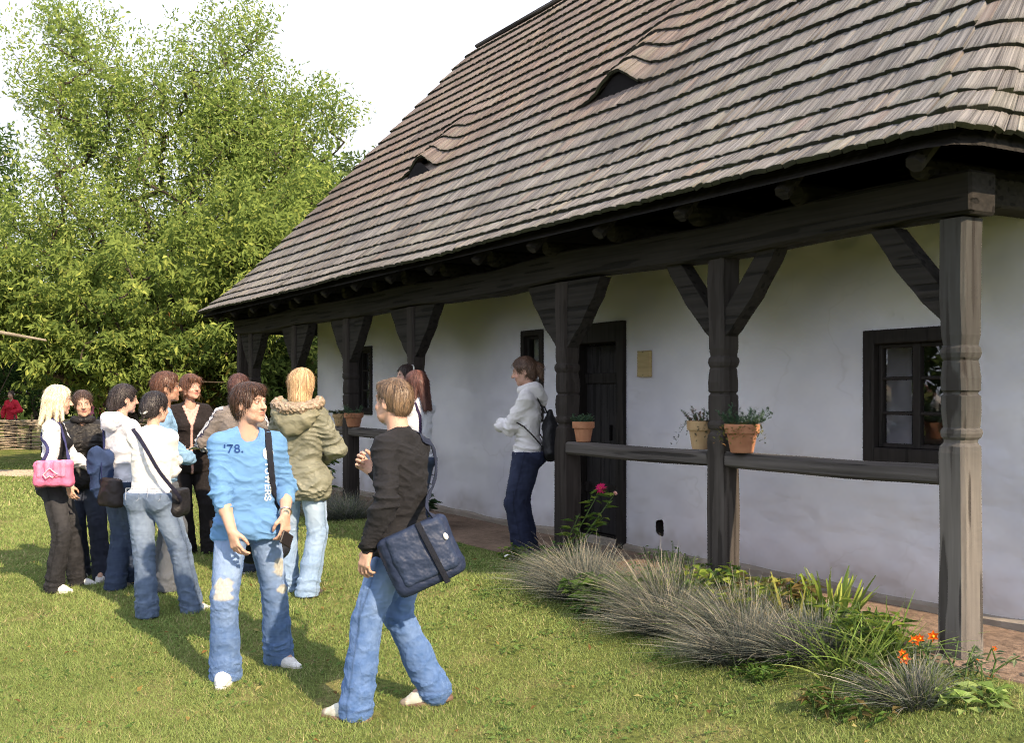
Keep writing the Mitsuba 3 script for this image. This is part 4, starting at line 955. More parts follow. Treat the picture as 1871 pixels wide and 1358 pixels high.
    def hand(s, i, fdir, palm, curl=(.5, .6, .4), thumb=.6, spread=.10, sc=1.0, splay=None):
        'palm, four jointed fingers of unequal length, a thumb from the side of the palm'
        J = s.J; w = J['wr', i]; d = nrm(fdir); n = np.asarray(palm, float); n = nrm(n-d*(n@d)); m = s.sex == 'm'
        q = (1.0 if m else .88)*sc; th = np.cross(n, d)*(1 if i == 0 else -1)   # towards the thumb
        th = -th
        pr = [cap(w-d*.01, w+d*.03*q, .026*q, .030*q, k=.012, flat=(n, .68))]
        for a in (-.026, .0, .024): pr.append(cap(w+d*.02*q+th*a*.6*q, w+d*.085*q+th*a*q, .0175*q, .0135*q, k=.012, flat=(n, .85)))
        lens = [(.040, .025, .020), (.044, .029, .021), (.041, .027, .021), (.032, .020, .018)]
        for f in range(4):
            o = (.030-.0205*f); b = w+d*(.088-.004*abs(f-1.2))*q+th*o*q; dd = nrm(d+th*spread*(1.4-f)); ang = 0
            cf = np.array(curl)*(1+.12*(f-1)) if splay is None else np.array(splay[f])
            r = .0092*q if f < 3 else .0080*q
            for g in range(3):
                ang += cf[g]; dr_ = dd*math.cos(ang)+n*math.sin(ang); e = b+dr_*lens[f][g]*q
                pr.append(cap(b, e, r*(1-.07*g), r*(.93-.07*g), k=.003)); b = e
        b = w+d*.022*q+th*.026*q+n*.008*q; dd = nrm(d*.72+th*.75+n*.25); e = b+dd*.040*q
        pr.append(cap(b, e, .0150*q, .0115*q, k=.012))
        d2 = nrm(d*(1-.2*thumb)+th*(.45-.75*thumb)+n*(.2+.75*thumb)); e2 = e+d2*.031*q; pr.append(cap(e, e2, .0108*q, .0098*q, k=.004))
        d3 = nrm(d*(1-.3*thumb)+th*(.2-.9*thumb)+n*(.2+.9*thumb)); pr.append(cap(e2, e2+d3*.024*q, .0098*q, .0082*q, k=.003))
        return pr
    def emit(s, key, mesh, bsdf, col, disp=None, smooth=True, **k):
        v, f = mesh; v = np.array(v)
        if disp is not None: v = v+normals(v, f)*disp(v)[:, None]
        c = np.broadcast_to(col(v) if callable(col) else np.asarray(col, float), v.shape)
        return ent(key, arr(s.W(v), f), bsdf, smooth=smooth, color=np.clip(c, .002, .98), **k)
    # ---- the pieces of a dressed person
    def body(s, key, hands, h, skin=(.60, .37, .28), brow=(.06, .035, .025), lip=None, scalp=None, stubble=0, eyes=(.05, .04, .03), arm_scale=1.0):
        J = s.J; pr = s.torso(); lip = lip or ((.48, .22, .18) if s.sex == 'm' else (.48, .17, .16))
        pr = [p[:3]+((p[3]*.80, p[4]*.80) if p[0] == 'cap' else ())+p[5:] if p[0] == 'cap' else p for p in pr if p[0] == 'cap']
        for i in range(2):
            pr += s.arm(i, arm_scale)
            pr += [cap(J['hip', i], J['knee', i], .055, .042, k=.02), cap(J['knee', i], J['ankle', i], .042, .036, k=.02), cap(J['ankle', i], J['ankle', i]+J['fd', i]*.10+np.array([0, 0, -.045]), .03, .022, k=.02)]
        pr += s.head()
        for hd in hands: pr += s.hand(**hd)
        m = solid(pr, h/s.k)
        def col(v):
            q = (v-s.hc)@s.HR
            n = meshkit.noise(v*40, 3)[:, None]; base = np.asarray(skin)*(.93+.14*n)
            def blob(c, r, so=.35):
                return 1-ss(1-so, 1+so, np.linalg.norm((np.abs(q*[1, 1, 1])*[1, 1, 1]-0 if False else (np.stack([np.abs(q[:, 0]), q[:, 1], q[:, 2]], 1)-c))/np.asarray(r), axis=1))[:, None]
            base = base+(np.array([.60, .25, .19])-base)*blob((.042, .075, -.028), (.028, .03, .022), .6)*.35
            base = base+(np.array([.62, .27, .20])-base)*blob((0, .112, -.028), (.014, .018, .014), .5)*.3
            if stubble: base = base+(np.array([.20, .13, .10])-base)*blob((0, .06, -.085), (.062, .05, .038), .4)*stubble
            base = base+(np.asarray(lip)-base)*blob((0, .092, -.060), (.027, .014, .0105), .25)
            base = base+(np.asarray(lip)*.35-base)*blob((0, .092, -.0595), (.022, .016, .0022), .4)*.7
            base = base+(np.asarray(brow)-base)*blob((.031, .083, .0245), (.020, .018, .0046), .3)*.9
            base = base+(np.array([.34, .18, .14])-base)*blob((.032, .085, .005), (.019, .02, .0095), .4)*.5
            base = base+(np.array([.72, .70, .68])-base)*blob((.032, .088, .0045), (.0125, .02, .0052), .2)
            base = base+(np.asarray(eyes)-base)*blob((.032, .088, .0045), (.0058, .02, .0058), .2)
            base = base+(np.array([.05, .03, .025])-base)*blob((.032, .086, .0105), (.0145, .02, .0022), .4)*.8
            base = base*(1-.35*blob((.010, .100, -.0405), (.005, .01, .003), .4))
            if scalp is not None:
                hz = ss(.02, .05, q[:, 2]+.35*np.maximum(-q[:, 1], -.03))[:, None]; base = base+(np.asarray(scalp)-base)*hz*.6
            return base
        s.emit(key, m, 'skin', col)
    def top(s, key, h, col, c=.012, hem=.86, sleeve=(1.0, 1.0), neck=.0, ease=1.0, bsdf='cloth', wr=.006, f=(14, 14, 26), extra=(), flare=0.0, cuts=(), seed=1, hemn=None, **k):
        J = s.J; pr = s.torso(); s.hem = hem
        if flare: P = J['pelvis']; pr.append(cap(P-np.array([.075*s.w, 0, .06]), P+np.array([.075*s.w, 0, -.06]), (.112+flare)*s.w, k=.05, flat=((0, 1, 0), .95)))
        for i in range(2):
            if sleeve[i] is None: continue
            pr += s.arm(i, ease, sleeve[i])
        pr = pr+list(extra)
        pr.append(half([0, 0, hem], hemn if hemn is not None else [0, 0, -1], .004))
        ne = J['neck']; f_ = s.R@np.array([0, 1, 0])
        pr.append(cap(ne-s.up*.022+f_*.030, s.hc+f_*.01, .060 if s.sex == 'm' else .052, .075, k=.010, op='s'))
        pr.append(half(ne+s.up*(.062-neck), s.up*1.0+f_*.25, .006))
        for e in cuts: pr.append(e)
        # open the neck around the throat
        m = solid(pr, h/s.k, c)
        def disp(v):
            a = fold(v+seed, f, seed)-.35; b = meshkit.noise(v*np.array([7, 7, 7.]), seed+3)-.5
            el = sum(np.exp(-(np.linalg.norm(v-J['el', i], axis=1)/.10)**2) for i in range(2)); wa = np.exp(-((v[:, 2]-hem-.07)/.10)**2)
            return wr*(a*(.75+1.2*el+.9*wa)+.4*b+.45*(fold(v+5, np.asarray(f)*2.1, seed+7)-.35)*(.5+el+wa))
        return s.emit(key, m, bsdf, col, disp, **k)
    def trousers(s, key, h, col, c=.010, knee=.066, hem=.07, thigh=.094, waist=.98, drop=.035, bsdf='denim', wr=.006, seed=5, **k):
        pr = s.legs(knee, hem, thigh, drop); J = s.J
        pr.append(half([0, 0, min(waist, getattr(s, 'hem', .9)+.03)], [0, 0, 1], .003))
        for_cut = min(J['ankle', 0][2], J['ankle', 1][2])
        pr.append(half([0, 0, .012], [0, 0, -1], .003))
        m = solid(pr, h/s.k, c)
        def disp(v):
            low = np.exp(-((v[:, 2]-.14)/.12)**2); kn = np.exp(-((v[:, 2]-.50)/.14)**2); cr = np.exp(-((v[:, 2]-.86)/.08)**2)
            return wr*((fold(v, (13, 13, 20), seed)-.30)*(.10+1.2*low+.80*kn+.7*cr)+(fold(v+3, (30, 30, 16), seed+1)-.30)*.25+(meshkit.noise(v*16, seed)-.5)*.2)
        return s.emit(key, m, bsdf, col, disp, **k)
    def shoes(s, key, h, upper, sole, accent=None, width=1.0):
        m = s.sex == 'm'; q = 1.0 if m else .9
        for i in range(2):
            a, fd, lift = s.J['ankle', i], s.J['fd', i], s.J['lift', i]
            r = np.array([fd[1], -fd[0], 0]); g = np.array([a[0], a[1], 0])-fd*lift*.4
            pit = math.atan2(lift, .16)
            def L(x, y, z):
                # y from the heel forward; the heel rises about the ball of the foot
                yb = .13*q; yy, zz = y-yb, z
                return g+r*x*q*width+fd*(yb+yy*math.cos(pit)+zz*math.sin(pit))+np.array([0, 0, zz*math.cos(pit)-yy*math.sin(pit)])
            up = [cap(L(0, -.045*q, .045), L(0, .03*q, .055), .040*q, .040*q, k=.02), cap(L(0, .0, .06), L(.004, .10*q, .040), .042*q, .038*q, k=.03), cap(L(0, .08*q, .036), L(0, .168*q, .024), .043*q, .030*q, k=.03, flat=((0, 0, 1), .85)), cap(L(0, -.03*q, .06), L(0, -.01*q, .10), .036*q, .036*q, k=.02)]
            zc = np.array([0, 0, math.cos(pit)])+fd*math.sin(pit)
            mu = solid(up+[half(L(0, 0, .018), -zc, .004)], h/s.k)
            sk = key+'__shoe' if i == 0 else key+'__shoe_001'
            def col(v):
                base = np.tile(np.asarray(upper, float), (len(v), 1)); n = meshkit.noise(v*60, 2)[:, None]; base = base*(.85+.25*n)
                if accent is not None:
                    y = (v-g)@fd; z = v[:, 2]
                    t = np.maximum(ss(.01, -.02, y), ss(.155, .175, y))[:, None]*ss(.085, .06, z)[:, None]
                    base = base+(np.asarray(accent)-base)*t
                return base
            s.emit(sk, mu, 'leather', col)
            so = [cap(L(0, -.045*q, .012), L(0, .09*q, .012), .045*q, .048*q, k=.02, flat=((0, 0, 1), .6)), cap(L(0, .09*q, .012), L(0, .172*q, .012), .048*q, .033*q, k=.02, flat=((0, 0, 1), .6))]
            ms = solid(so+[half(L(0, 0, .024), zc, .002), half(L(0, 0, -.004), -zc, .002)], h/s.k)
            s.emit(sk+'__sole', ms, 'leather', sole)
            lc = [tube([L(x, y, z+.004) for x, y, z in ((-.022, yy, .075-(yy-.05)*.38), (0, yy+.004, .083-(yy-.05)*.36), (.022, yy, .075-(yy-.05)*.38))], .0035, 5) for yy in (.055, .075, .095)]
            lm = cat_(lc); s.emit(sk+'__laces', (lm.vertices, lm.faces), 'cloth', np.asarray(upper)*1.05+.03)
    def hairdo(s, key, h, prims, dark, light, thick=.012, line=(.10, -.025, .075, .078, .098), nape=-.075, strand=(70, 9), amp=.006, seed=2, ears=True, streak=.5, fly=1500, slen=.06):
        'cap of hair over the skull with the face cut free, plus the given locks (head coordinates)'
        c, R = s.hc, s.HR; L = lambda p: c+R@np.asarray(p, float)
        pr = [ell(L((0, -.014, .034)), np.array([.078, .098, .086])+thick, R, k=.02), ell(L((0, -.045, -.015)), np.array([.066, .060, .075])+thick*.7, R, k=.03)]
        y, z, a, b, d = line
        pr.append(ell(L((0, y, z)), (a, b, d), R, k=.012, op='s'))
        if ears:
            for sg in (1, -1): pr.append(ell(L((sg*.088, .004, -.020)), (.030, .026, .036), R, k=.010, op='s'))
        pr.append(half(L((0, 0, nape)), R@np.array([0, .25, -1.0]), .012))
        for p in prims:
            if p[0] == 'cap': pr.append(cap(L(p[1]), L(p[2]), p[3], p[4], k=p[5], flat=None if p[6] is None else (R@np.asarray(p[6][0], float), p[6][1]), op=p[7]))
            else: pr.append(ell(L(p[1]), p[2], R@p[3], k=p[4], op=p[5]))
        m = solid(pr, h/s.k)
        def sc(v):
            q = (v-c)@R; an = np.arctan2(q[:, 0], q[:, 1]+.02); rad = np.hypot(q[:, 0], q[:, 1]+.01)
            return np.stack([an*strand[0]*.12, rad*strand[1]*1.0, q[:, 2]*strand[1]*.6], 1), q
        def disp(v):
            w, q = sc(v); return amp*.7*(meshkit.noise(w*np.array([.9, .6, .6]), seed)-.5)*2+amp*.3*(meshkit.noise(q*np.array([28, 28, 14.]), seed+4)-.5)
        def col(v):
            w, q = sc(v); t = meshkit.noise(w*np.array([3.2, 1.2, 1]), seed+1)*.6+meshkit.noise(w*np.array([8.5, 1.5, 1]), seed+2)*.4
            t = np.clip((t-.5)*(1+2*streak)+.5, 0, 1)[:, None]; return np.asarray(dark)*(1-t)+np.asarray(light)*t
        s.emit(key+'__hair', m, 'hair', col, disp)
        # loose strands lying over it, some ends flying free
        g = np.random.default_rng(seed*7+len(key)); v, f = m; nn = normals(v, f); qv = (v-c)@R
        j = g.choice(len(v), min(fly, len(v)), replace=False); P = v[j]+nn[j]*.002; vs, n_ = [], nn[j]
        dn = (R@np.array([0, -.25, -1.0])); fl = (qv[j]-np.array([0, -.03, .10]))@R.T; fl = fl/(np.linalg.norm(fl, axis=1, keepdims=True)+1e-9)*.5+dn
        wl = .0024; ln = g.uniform(.35, 1.1, len(j))*slen; kick = g.random(len(j))**4*.6
        for sgm in range(5):
            d = fl-n_*(fl*n_).sum(1, keepdims=True); d = d/(np.linalg.norm(d, axis=1, keepdims=True)+1e-9)+g.normal(0, .08, P.shape)
            sd = np.cross(d, n_); sd /= np.linalg.norm(sd, axis=1, keepdims=True)+1e-9; ww = wl*(1-.8*(sgm/4)**2)
            vs.append(np.stack([P-sd*ww/2, P+sd*ww/2], 1)); P = P+d*(ln/4)[:, None]+n_*(.0012+.004*kick*sgm/4)[:, None]
        V = np.stack(vs, 1).reshape(-1, 3); b_ = (np.arange(len(j))*10)[:, None]
        F_ = np.vstack([np.vstack([b_+[2*q, 2*q+1, 2*q+3], b_+[2*q, 2*q+3, 2*q+2]]) for q in range(4)])
        t = np.repeat(g.random(len(j)), 10)[:, None]; cc = (np.asarray(dark)*(1-t)+np.asarray(light)*t)*np.repeat(g.uniform(.7, 1.3, len(j)), 10)[:, None]
        ent(key+'__hair__strands', arr(s.W(V), F_), 'hair', color=np.clip(cc, .003, .95), kind='stuff')
def ribbon(key, p, pts, w, th, bsdf, col, up=None, on=(), lift=.004):
    'a flat strap through the given points (person coordinates); up: outward directions'
    q = np.asarray(pts, float); n = len(q)
    from scipy.interpolate import CubicSpline
    t = np.linspace(0, 1, n); tt = np.linspace(0, 1, 6*n); q2 = CubicSpline(t, q)(tt); o2 = CubicSpline(t, np.asarray(up, float))(tt)
    for g in on:       # where it comes near a garment it lies on it
        from scipy.spatial import cKDTree
        gv, _, gn = meshkit.WRITTEN[scene[g]['filename']][:3]; gv = ((gv.astype(float)-p.pos)@rz(p.yaw))/p.k; gn = gn@rz(p.yaw)
        d, j = cKDTree(gv).query(q2); side = ((q2-gv[j])*gn[j]).sum(1)
        near = (d < .07) & ((side < .05))
        w_ = np.where(near, 1.0, 0.0); w_ = np.convolve(np.pad(w_, 2, 'edge'), np.ones(5)/5, 'valid')[:, None]
        tgt = gv[j]+gn[j]*lift; q2 = q2+(tgt-q2)*w_; o2 = o2/np.linalg.norm(o2, axis=1, keepdims=True); o2 = o2+(gn[j]-o2)*w_
        for _ in range(2): q2[1:-1] = .5*q2[1:-1]+.25*(q2[2:]+q2[:-2])
    tg = np.gradient(q2, axis=0); tg /= np.linalg.norm(tg, axis=1, keepdims=True)
    o2 = o2-tg*(o2*tg).sum(1, keepdims=True); o2 /= np.linalg.norm(o2, axis=1, keepdims=True); sd = np.cross(tg, o2)
    v = np.stack([q2-sd*w/2, q2+sd*w/2, q2+sd*w/2*.85+o2*th, q2-sd*w/2*.85+o2*th], 1).reshape(-1, 3); f = []
    for i in range(len(tt)-1):
        for a in range(4):
            b = (a+1) % 4; f += [(4*i+a, 4*i+b, 4*i+4+b), (4*i+a, 4*i+4+b, 4*i+4+a)]
    m = arr(v, f)
    if m.volume < 0: m.invert()
    return ent(key, arr(p.W(m.vertices), m.faces), bsdf, smooth=40, **{}) if col is None else ent(key, arr(p.W(m.vertices), m.faces), bsdf, smooth=True, color=np.tile(np.asarray(col, float), (len(v), 1)))
def shadecol(base, amp=.18, f=(12, 12, 12), seed=0):
    base = np.asarray(base, float)
    return lambda v: base*(1-amp/2+amp*meshkit.noise(v*np.asarray(f, float), seed)[:, None])
def jeans_col(P, dark, light, fade=.8, seed=3, patches=()):
    dark, light = np.asarray(dark, float), np.asarray(light, float)
    def col(v):
        t = np.zeros(len(v))
        for i in range(2):
            a, b = P.J['hip', i], P.J['knee', i]; d = b-a; u = np.clip(((v-a)@d)/(d@d), 0, 1); c = a+u[:, None]*d
            fr = (v-c)@P.J['fd', i]; t = np.maximum(t, ss(-.01, .075, np.abs(fr))*np.exp(-((u-.5)/.42)**2)*(np.linalg.norm(v-c, axis=1) < .16))
        t = t*fade+(meshkit.noise(v*np.array([60, 60, 14.]), seed)-.5)*.22+(fold(v, (12, 12, 45), seed)-.3)*.14+.22*fade
        base = dark+(light-dark)*np.clip(t, 0, 1)[:, None]
        for i in range(2):       # outer seam and turned-up hem
            a, b, e = P.J['hip', i], P.J['knee', i], P.J['ankle', i]; lat = np.array([P.J['fd', i][1], -P.J['fd', i][0], 0])*(1 if i == 0 else -1)
            for s0, s1 in ((a, b), (b, e)):
                d = s1-s0; u = ((v-s0)@d)/(d@d); q = v-(s0+np.clip(u, 0, 1)[:, None]*d); ok = (u > -.25) & (u < 1.2) & (np.linalg.norm(q, axis=1) < .15) & (q@lat > .03)
                base = base*(1-.38*(np.exp(-((q@P.J['fd', i]-.004)/.005)**2)*ok)[:, None])
            near = (np.linalg.norm((v-e)[:, :2], axis=1) < .16); hz = v[:, 2]-(e[2]-.085+.070)
            base = base*(1-.30*(np.exp(-(hz/.006)**2)*near)[:, None])
        for c, r, cc in patches:
            w = 1-ss(.8, 1.15, np.linalg.norm((v-np.asarray(c))/np.asarray(r), axis=1)+.7*(meshkit.noise(v*45, 9)-.5))
            base = base+(np.asarray(cc)*(.75+.5*meshkit.noise(v*np.array([150, 150, 40.]), 4)[:, None])-base)*w[:, None]
        return base
    return col
# ---------------------------------------------------------------- the visitors
def at(x, y, Y): return np.array([(x-935.5)/2000*Y, Y, EYE+(722-y)/2000*Y])
def loc(P0, w): return (np.asarray(w, float)-P0[0])@rz(math.radians(P0[1]))/P0[2]     # a world point in the person's own frame
def frame(x, Y, yaw, H): p = ((x-935.5)/2000*Y, Y); return (np.array([p[0], p[1], float(ground_z(*p))]), yaw, H/1.75), p
def ldir(P0, w): return np.asarray(w, float)@rz(math.radians(P0[1]))
def foot(P0, X, Y, yaw_w, lift=0.0): l = loc(P0, [X, Y, P0[0][2]]); return (l[0], l[1], yaw_w-P0[1], lift)
def put(o, c, r): return o+(np.asarray(c)-o)*r
WHITE = (.78, .77, .78)
def crossed(hi=1.16, y=.17): return [((-.12, y+.05, hi), (1, -.2, -.9)), ((.10, y+.07, hi+.03), (-1, -.2, -.9))]
# --- A: the young man in the blue top
F0, pos = frame(452, 6.42, 203, 1.74)
Awr, Awl = loc(F0, at(424, 968, 6.16)), loc(F0, at(521, 938, 6.36))
A = Person(1.74, pos, 203, [foot(F0, -1.665, 6.36, 186), foot(F0, -1.43, 6.72, 233)], [(Awr, (.7, -.7, 0)), (Awl, (-.4, -1, 0))], 'm', 1.0, head=(42, 4, 0), hip=(.0, 0), sh_yaw=4)
k = thing('person', 'young man in bright blue long-sleeved top and torn light jeans', 'person'); KA = k
A.body(k, [dict(i=0, fdir=ldir(F0, (.25, -.1, -.95)), palm=ldir(F0, (.55, .75, -.1)), curl=(.45, .5, .4), thumb=.5), dict(i=1, fdir=ldir(F0, (.02, -.08, -1)), palm=ldir(F0, (-.75, .5, 0)), curl=(.45, .6, .4), thumb=.6)], .0042, scalp=(.05, .03, .02), stubble=.25, arm_scale=.98)
BLUE = np.array((.135, .285, .54))
def a_col(v):
    n = meshkit.noise(v*13, 4)[:, None]
    return BLUE*(.88+.24*n)+0*v
A.top(k+'__shirt', .0055, a_col, c=.013, hem=.835, sleeve=(.30, .34), ease=1.02, wr=.012, f=(11, 11, 25), flare=.004, seed=2)
pt = []
for i, (u, sx, sz, c_) in enumerate(((.52, .055, .040, (.62, .58, .50)), (.93, .06, .026, (.48, .47, .44)))):
    q_ = lerp(A.J['hip', 0], A.J['knee', 0], u); pt.append((q_+A.J['fd', 0]*.08, (sx, .06, sz), c_))
q_ = lerp(A.J['hip', 0], A.J['knee', 0], .80); pt.append((q_+A.J['fd', 0]*.08, (.058, .06, .045), (.50, .48, .44)))
pt = pt[1:]
for u, sx, sz in ((.62, .036, .060), (.98, .036, .024)):
    q_ = lerp(A.J['hip', 1], A.J['knee', 1], u); pt.append((q_+A.J['fd', 1]*.08, (sx, .07, sz), (.46, .45, .41)))
A.trousers(k+'__trousers', .0058, jeans_col(A, (.075, .145, .33), (.29, .40, .63), .75, patches=pt), c=.013, knee=.062, hem=.080, thigh=.085, waist=.95, drop=.045, wr=.009)
A.shoes(k, .005, (.74, .73, .72), (.60, .58, .55))
A.hairdo(k, .0048, [ell((0, .055, .083), (.066, .042, .036), k=.02), ell((.0, -.06, -.03), (.06, .045, .06), k=.02), cap((.072, .035, .03), (.074, .030, -.015), .010, .006, k=.01), cap((-.072, .035, .03), (-.074, .030, -.015), .010, .006, k=.01), cap((-.05, .070, .082), (.045, .080, .076), .016, .014, k=.015)], (.022, .011, .008), (.10, .05, .032), thick=.014, nape=-.085, line=(.108, -.030, .078, .074, .094), streak=.5, amp=.007)
def drape(P, garment_key, pts2, R, c, lift=.003):
    'points (x, z) in a chest frame laid on the front of the garment'
    from scipy.interpolate import LinearNDInterpolator, NearestNDInterpolator
    v = meshkit.WRITTEN[scene[garment_key]['filename']][0].astype(float); n = meshkit.WRITTEN[scene[garment_key]['filename']][2]
    l = ((v-P.pos)@rz(P.yaw))/P.k-c; l = l@R; ln = (n@rz(P.yaw))@R
    s_ = (ln[:, 1] > .15) & (np.abs(l[:, 0]) < .30) & (l[:, 1] > 0)
    g = LinearNDInterpolator(l[s_][:, [0, 2]], l[s_][:, 1]); g2 = NearestNDInterpolator(l[s_][:, [0, 2]], l[s_][:, 1])
    y = g(pts2); y = np.where(np.isnan(y), g2(pts2), y)+lift
    return P.W(np.stack([pts2[:, 0], y, pts2[:, 1]], 1)@R.T+c)
def letters(key, P, garment, text, h, x, z, rot, col, bold=True, c=None, R=None):
    m = meshkit.text_mesh(text, h, .001, bold); m.vertices[:, 2] = 0
    f = np.asarray(m.faces); v = np.array(m.vertices)
    v, f = trimesh.remesh.subdivide_to_size(v, f, .012)
    fn = np.cross(v[f[:, 1]]-v[f[:, 0]], v[f[:, 2]]-v[f[:, 0]])[:, 2]; f = f[fn > 1e-9]
    a = math.radians(rot); p = np.stack([-(v[:, 0]*math.cos(a)-v[:, 1]*math.sin(a))+x, v[:, 0]*math.sin(a)+v[:, 1]*math.cos(a)+z], 1)
    w = drape(P, garment, p, R if R is not None else np.eye(3), c if c is not None else P.J['chest'], .0065)
    m = arr(w, f); m.merge_vertices(); ent(key, m, 'cloth', color=np.tile(col, (len(m.vertices), 1)))
letters(k+'__shirt__print', A, k+'__shirt', "'78.", .045, .155, .085, 0, (.02, .06, .22), c=A.J['chest'])
letters(k+'__shirt__print', A, k+'__shirt', 'TOWERS', .040, -.085, .030, -90, (.80, .84, .86), c=A.J['chest'])
th_ = np.linspace(0, 2*np.pi, 25)[:-1]
def badge(r, x, z, col, key):
    pts = np.vstack([[[x, z]]]+[np.stack([x+rr*np.cos(th_)*1.0, z+rr*np.sin(th_)*1.15], 1) for rr in (r*.5, r)])
    f = [(0, 1+i, 1+(i+1) % 24) for i in range(24)]+[(1+i, 25+i, 25+(i+1) % 24) for i in range(24)]+[(1+i, 25+(i+1) % 24, 1+(i+1) % 24) for i in range(24)]
    m = arr(drape(A, KA+'__shirt', pts, np.eye(3), A.J['chest'], .0065), f); m.fix_normals(); ent(key, m, 'cloth', color=np.tile(col, (len(m.vertices), 1)))
badge(.032, -.105, .075, (.80, .84, .86), k+'__shirt__emblem')
w_ = A.J['wr', 1]+(A.J['el', 1]-A.J['wr', 1])*.10; d_ = nrm(A.J['el', 1]-A.J['wr', 1]); e1 = nrm(np.cross(d_, [1, 0, 0])); e2 = np.cross(d_, e1)
wt = thing('wristwatch', "silver wristwatch on the left wrist of the man in blue", 'watch')
ent(wt+'__band', arr(A.W(tube([w_+(e1*math.cos(a)*.036+e2*math.sin(a)*.034) for a in np.linspace(0, 2*np.pi, 25)], .006, 6, cap=False).vertices), tube([w_+(e1*math.cos(a)*.036+e2*math.sin(a)*.034) for a in np.linspace(0, 2*np.pi, 25)], .006, 6, cap=False).faces), 'metal_bright', smooth=True)
o_ = nrm(ldir(F0, (.3, -.9, 0))); wc = w_+o_*.035
ms_ = tube([wc-o_*.004, wc+o_*.008], .018, 16); ent(wt+'__case', arr(A.W(ms_.vertices), ms_.faces), 'metal_bright')
ph = thing('wallet', 'dark wallet held low in the hand of the man in blue', 'wallet')
hc_ = A.J['wr', 1]+ldir(F0, (.02, -.06, -.135)); m = chbox(-.050, .050, -.007, .007, -.038, .038, .005); rr_ = rz(math.radians(40))@ry(math.radians(-28))
ent(ph, arr(A.W(np.asarray(m.vertices)@rr_.T+hc_), m.faces), 'leather', 'dark wallet held low in the hand of the man in blue', 'wallet', color=np.tile((.02, .016, .018), (len(m.vertices), 1)))
# his bag: slung behind the left shoulder
bg = thing('shoulder_bag', 'black bag hanging from the left shoulder of the man in blue', 'bag')
S1 = A.J['sh', 1]; ribbon(bg+'__strap', A, [S1+[.035, -.16, -.35], S1+[.05, -.12, -.10], S1+[.055, -.03, .062], S1+[.05, .085, .015], S1+[.035, .125, -.12], S1+[.01, .10, -.25], S1+[-.02, .0, -.36]], .042, .006, 'cloth', (.018, .02, .03), [(0, -1, 0), (0, -1, .2), (0, 0, 1), (0, .8, .6), (0, 1, 0), (-.4, 1, 0), (-1, .2, 0)], on=(KA+'__shirt',))
mb = solid([cap(S1+[.0, -.17, -.38], S1+[-.02, -.16, -.62], .10, .11, k=.03, flat=((0, 1, 0), .55)), cap(S1+[.10, -.18, -.38], S1+[.09, -.17, -.62], .10, .11, k=.05, flat=((0, 1, 0), .55))], .012)
A.emit(bg+'__pouch', mb, 'shiny_cloth', (.02, .022, .03), lambda v: .012*(fold(v, (9, 9, 9), 3)-.4))
# --- B: the man in the dark sweater, walking to the left
F0, pos = frame(742, 5.80, 66, 1.79)
Bl, Br = loc(F0, at(673, 998, 5.55)), loc(F0, at(682, 858, 5.98))
B = Person(1.79, pos, 66, [foot(F0, (805-935.5)/2000*5.95, 5.93, 92, .03), foot(F0, (648-935.5)/2000*5.62, 5.66, 68)], [(Br, (.5, -.5, -.8)), (Bl, (-.5, -1, .1))], 'm', 1.0, head=(-12, 3, 0), drop=.008, lean=.03, hip=(.0, .02))
k = thing('person', 'man in charcoal sweater and blue jeans striding left with shoulder bag', 'person')
B.body(k, [dict(i=1, fdir=ldir(F0, (-.25, -.05, -.95)), palm=ldir(F0, (.6, .7, 0)), curl=(.45, .55, .4), thumb=.4), dict(i=0, fdir=ldir(F0, (-.72, -.05, .55)), palm=ldir(F0, (.35, -.95, .2)), curl=(.95, 1.1, .7), thumb=.35)], .0042, scalp=(.08, .05, .03), brow=(.1, .06, .04), stubble=.15)
B.top(k+'__sweater', .0058, shadecol((.017, .017, .020), .35, (10, 10, 10)), c=.013, hem=.80, sleeve=(.93, .97), ease=1.03, wr=.012, f=(10, 10, 24), flare=.004, neck=-.004, seed=4)
B.trousers(k+'__trousers', .0058, jeans_col(B, (.062, .13, .31), (.25, .36, .60), .7), c=.013, knee=.062, hem=.072, thigh=.085, waist=.96, drop=.035, wr=.010)
B.shoes(k, .005, (.60, .60, .53), (.17, .105, .08), accent=(.24, .20, .16))
B.hairdo(k, .0048, [ell((0, .055, .078), (.062, .036, .028), k=.02)], (.050, .030, .019), (.26, .17, .105), thick=.004, nape=-.048, strand=(40, 20), amp=.008, streak=.7, slen=.03, fly=1300, line=(.112, -.020, .078, .080, .098))
bg = thing('messenger_bag', 'large navy messenger bag on the hip of the man in charcoal', 'bag')
bc = loc(F0, at(768, 1005, 5.54)); bx_, bn = nrm(ldir(F0, (1, .22, .0))), nrm(ldir(F0, (.22, -1, .1)))
tilt = math.radians(23); ex = nrm(bx_*math.cos(tilt)+np.array([0, 0, 1])*math.sin(tilt)); ez = nrm(np.cross(ex, bn)); ez = ez*np.sign(ez[2]); Rb = np.stack([ex, bn, ez], 1)
def bp(x, y, z): return bc+Rb@(np.array([x*.72, y*.9, z*.86]))
SB = .88
pr = []
for x in (-.19, -.095, 0, .095, .19): pr.append(cap(bp(x, -.02, .11), bp(x, -.02, -.14), .085, .095, k=.10, flat=(bn, .75)))
pr += [half(bp(0, 0, .150), ez, .02), half(bp(0, 0, -.205), -ez, .04), half(bp(.255, 0, 0), ex, .04), half(bp(-.255, 0, 0), -ex, .04)]
NAVY = (.022, .032, .068)
B.emit(bg+'__pouch', solid(pr, .007), 'shiny_cloth', shadecol(NAVY, .3), lambda v: .009*(fold(v, (5, 5, 6), 13)-.4)+.003*(meshkit.noise(v*20, 2)-.5))
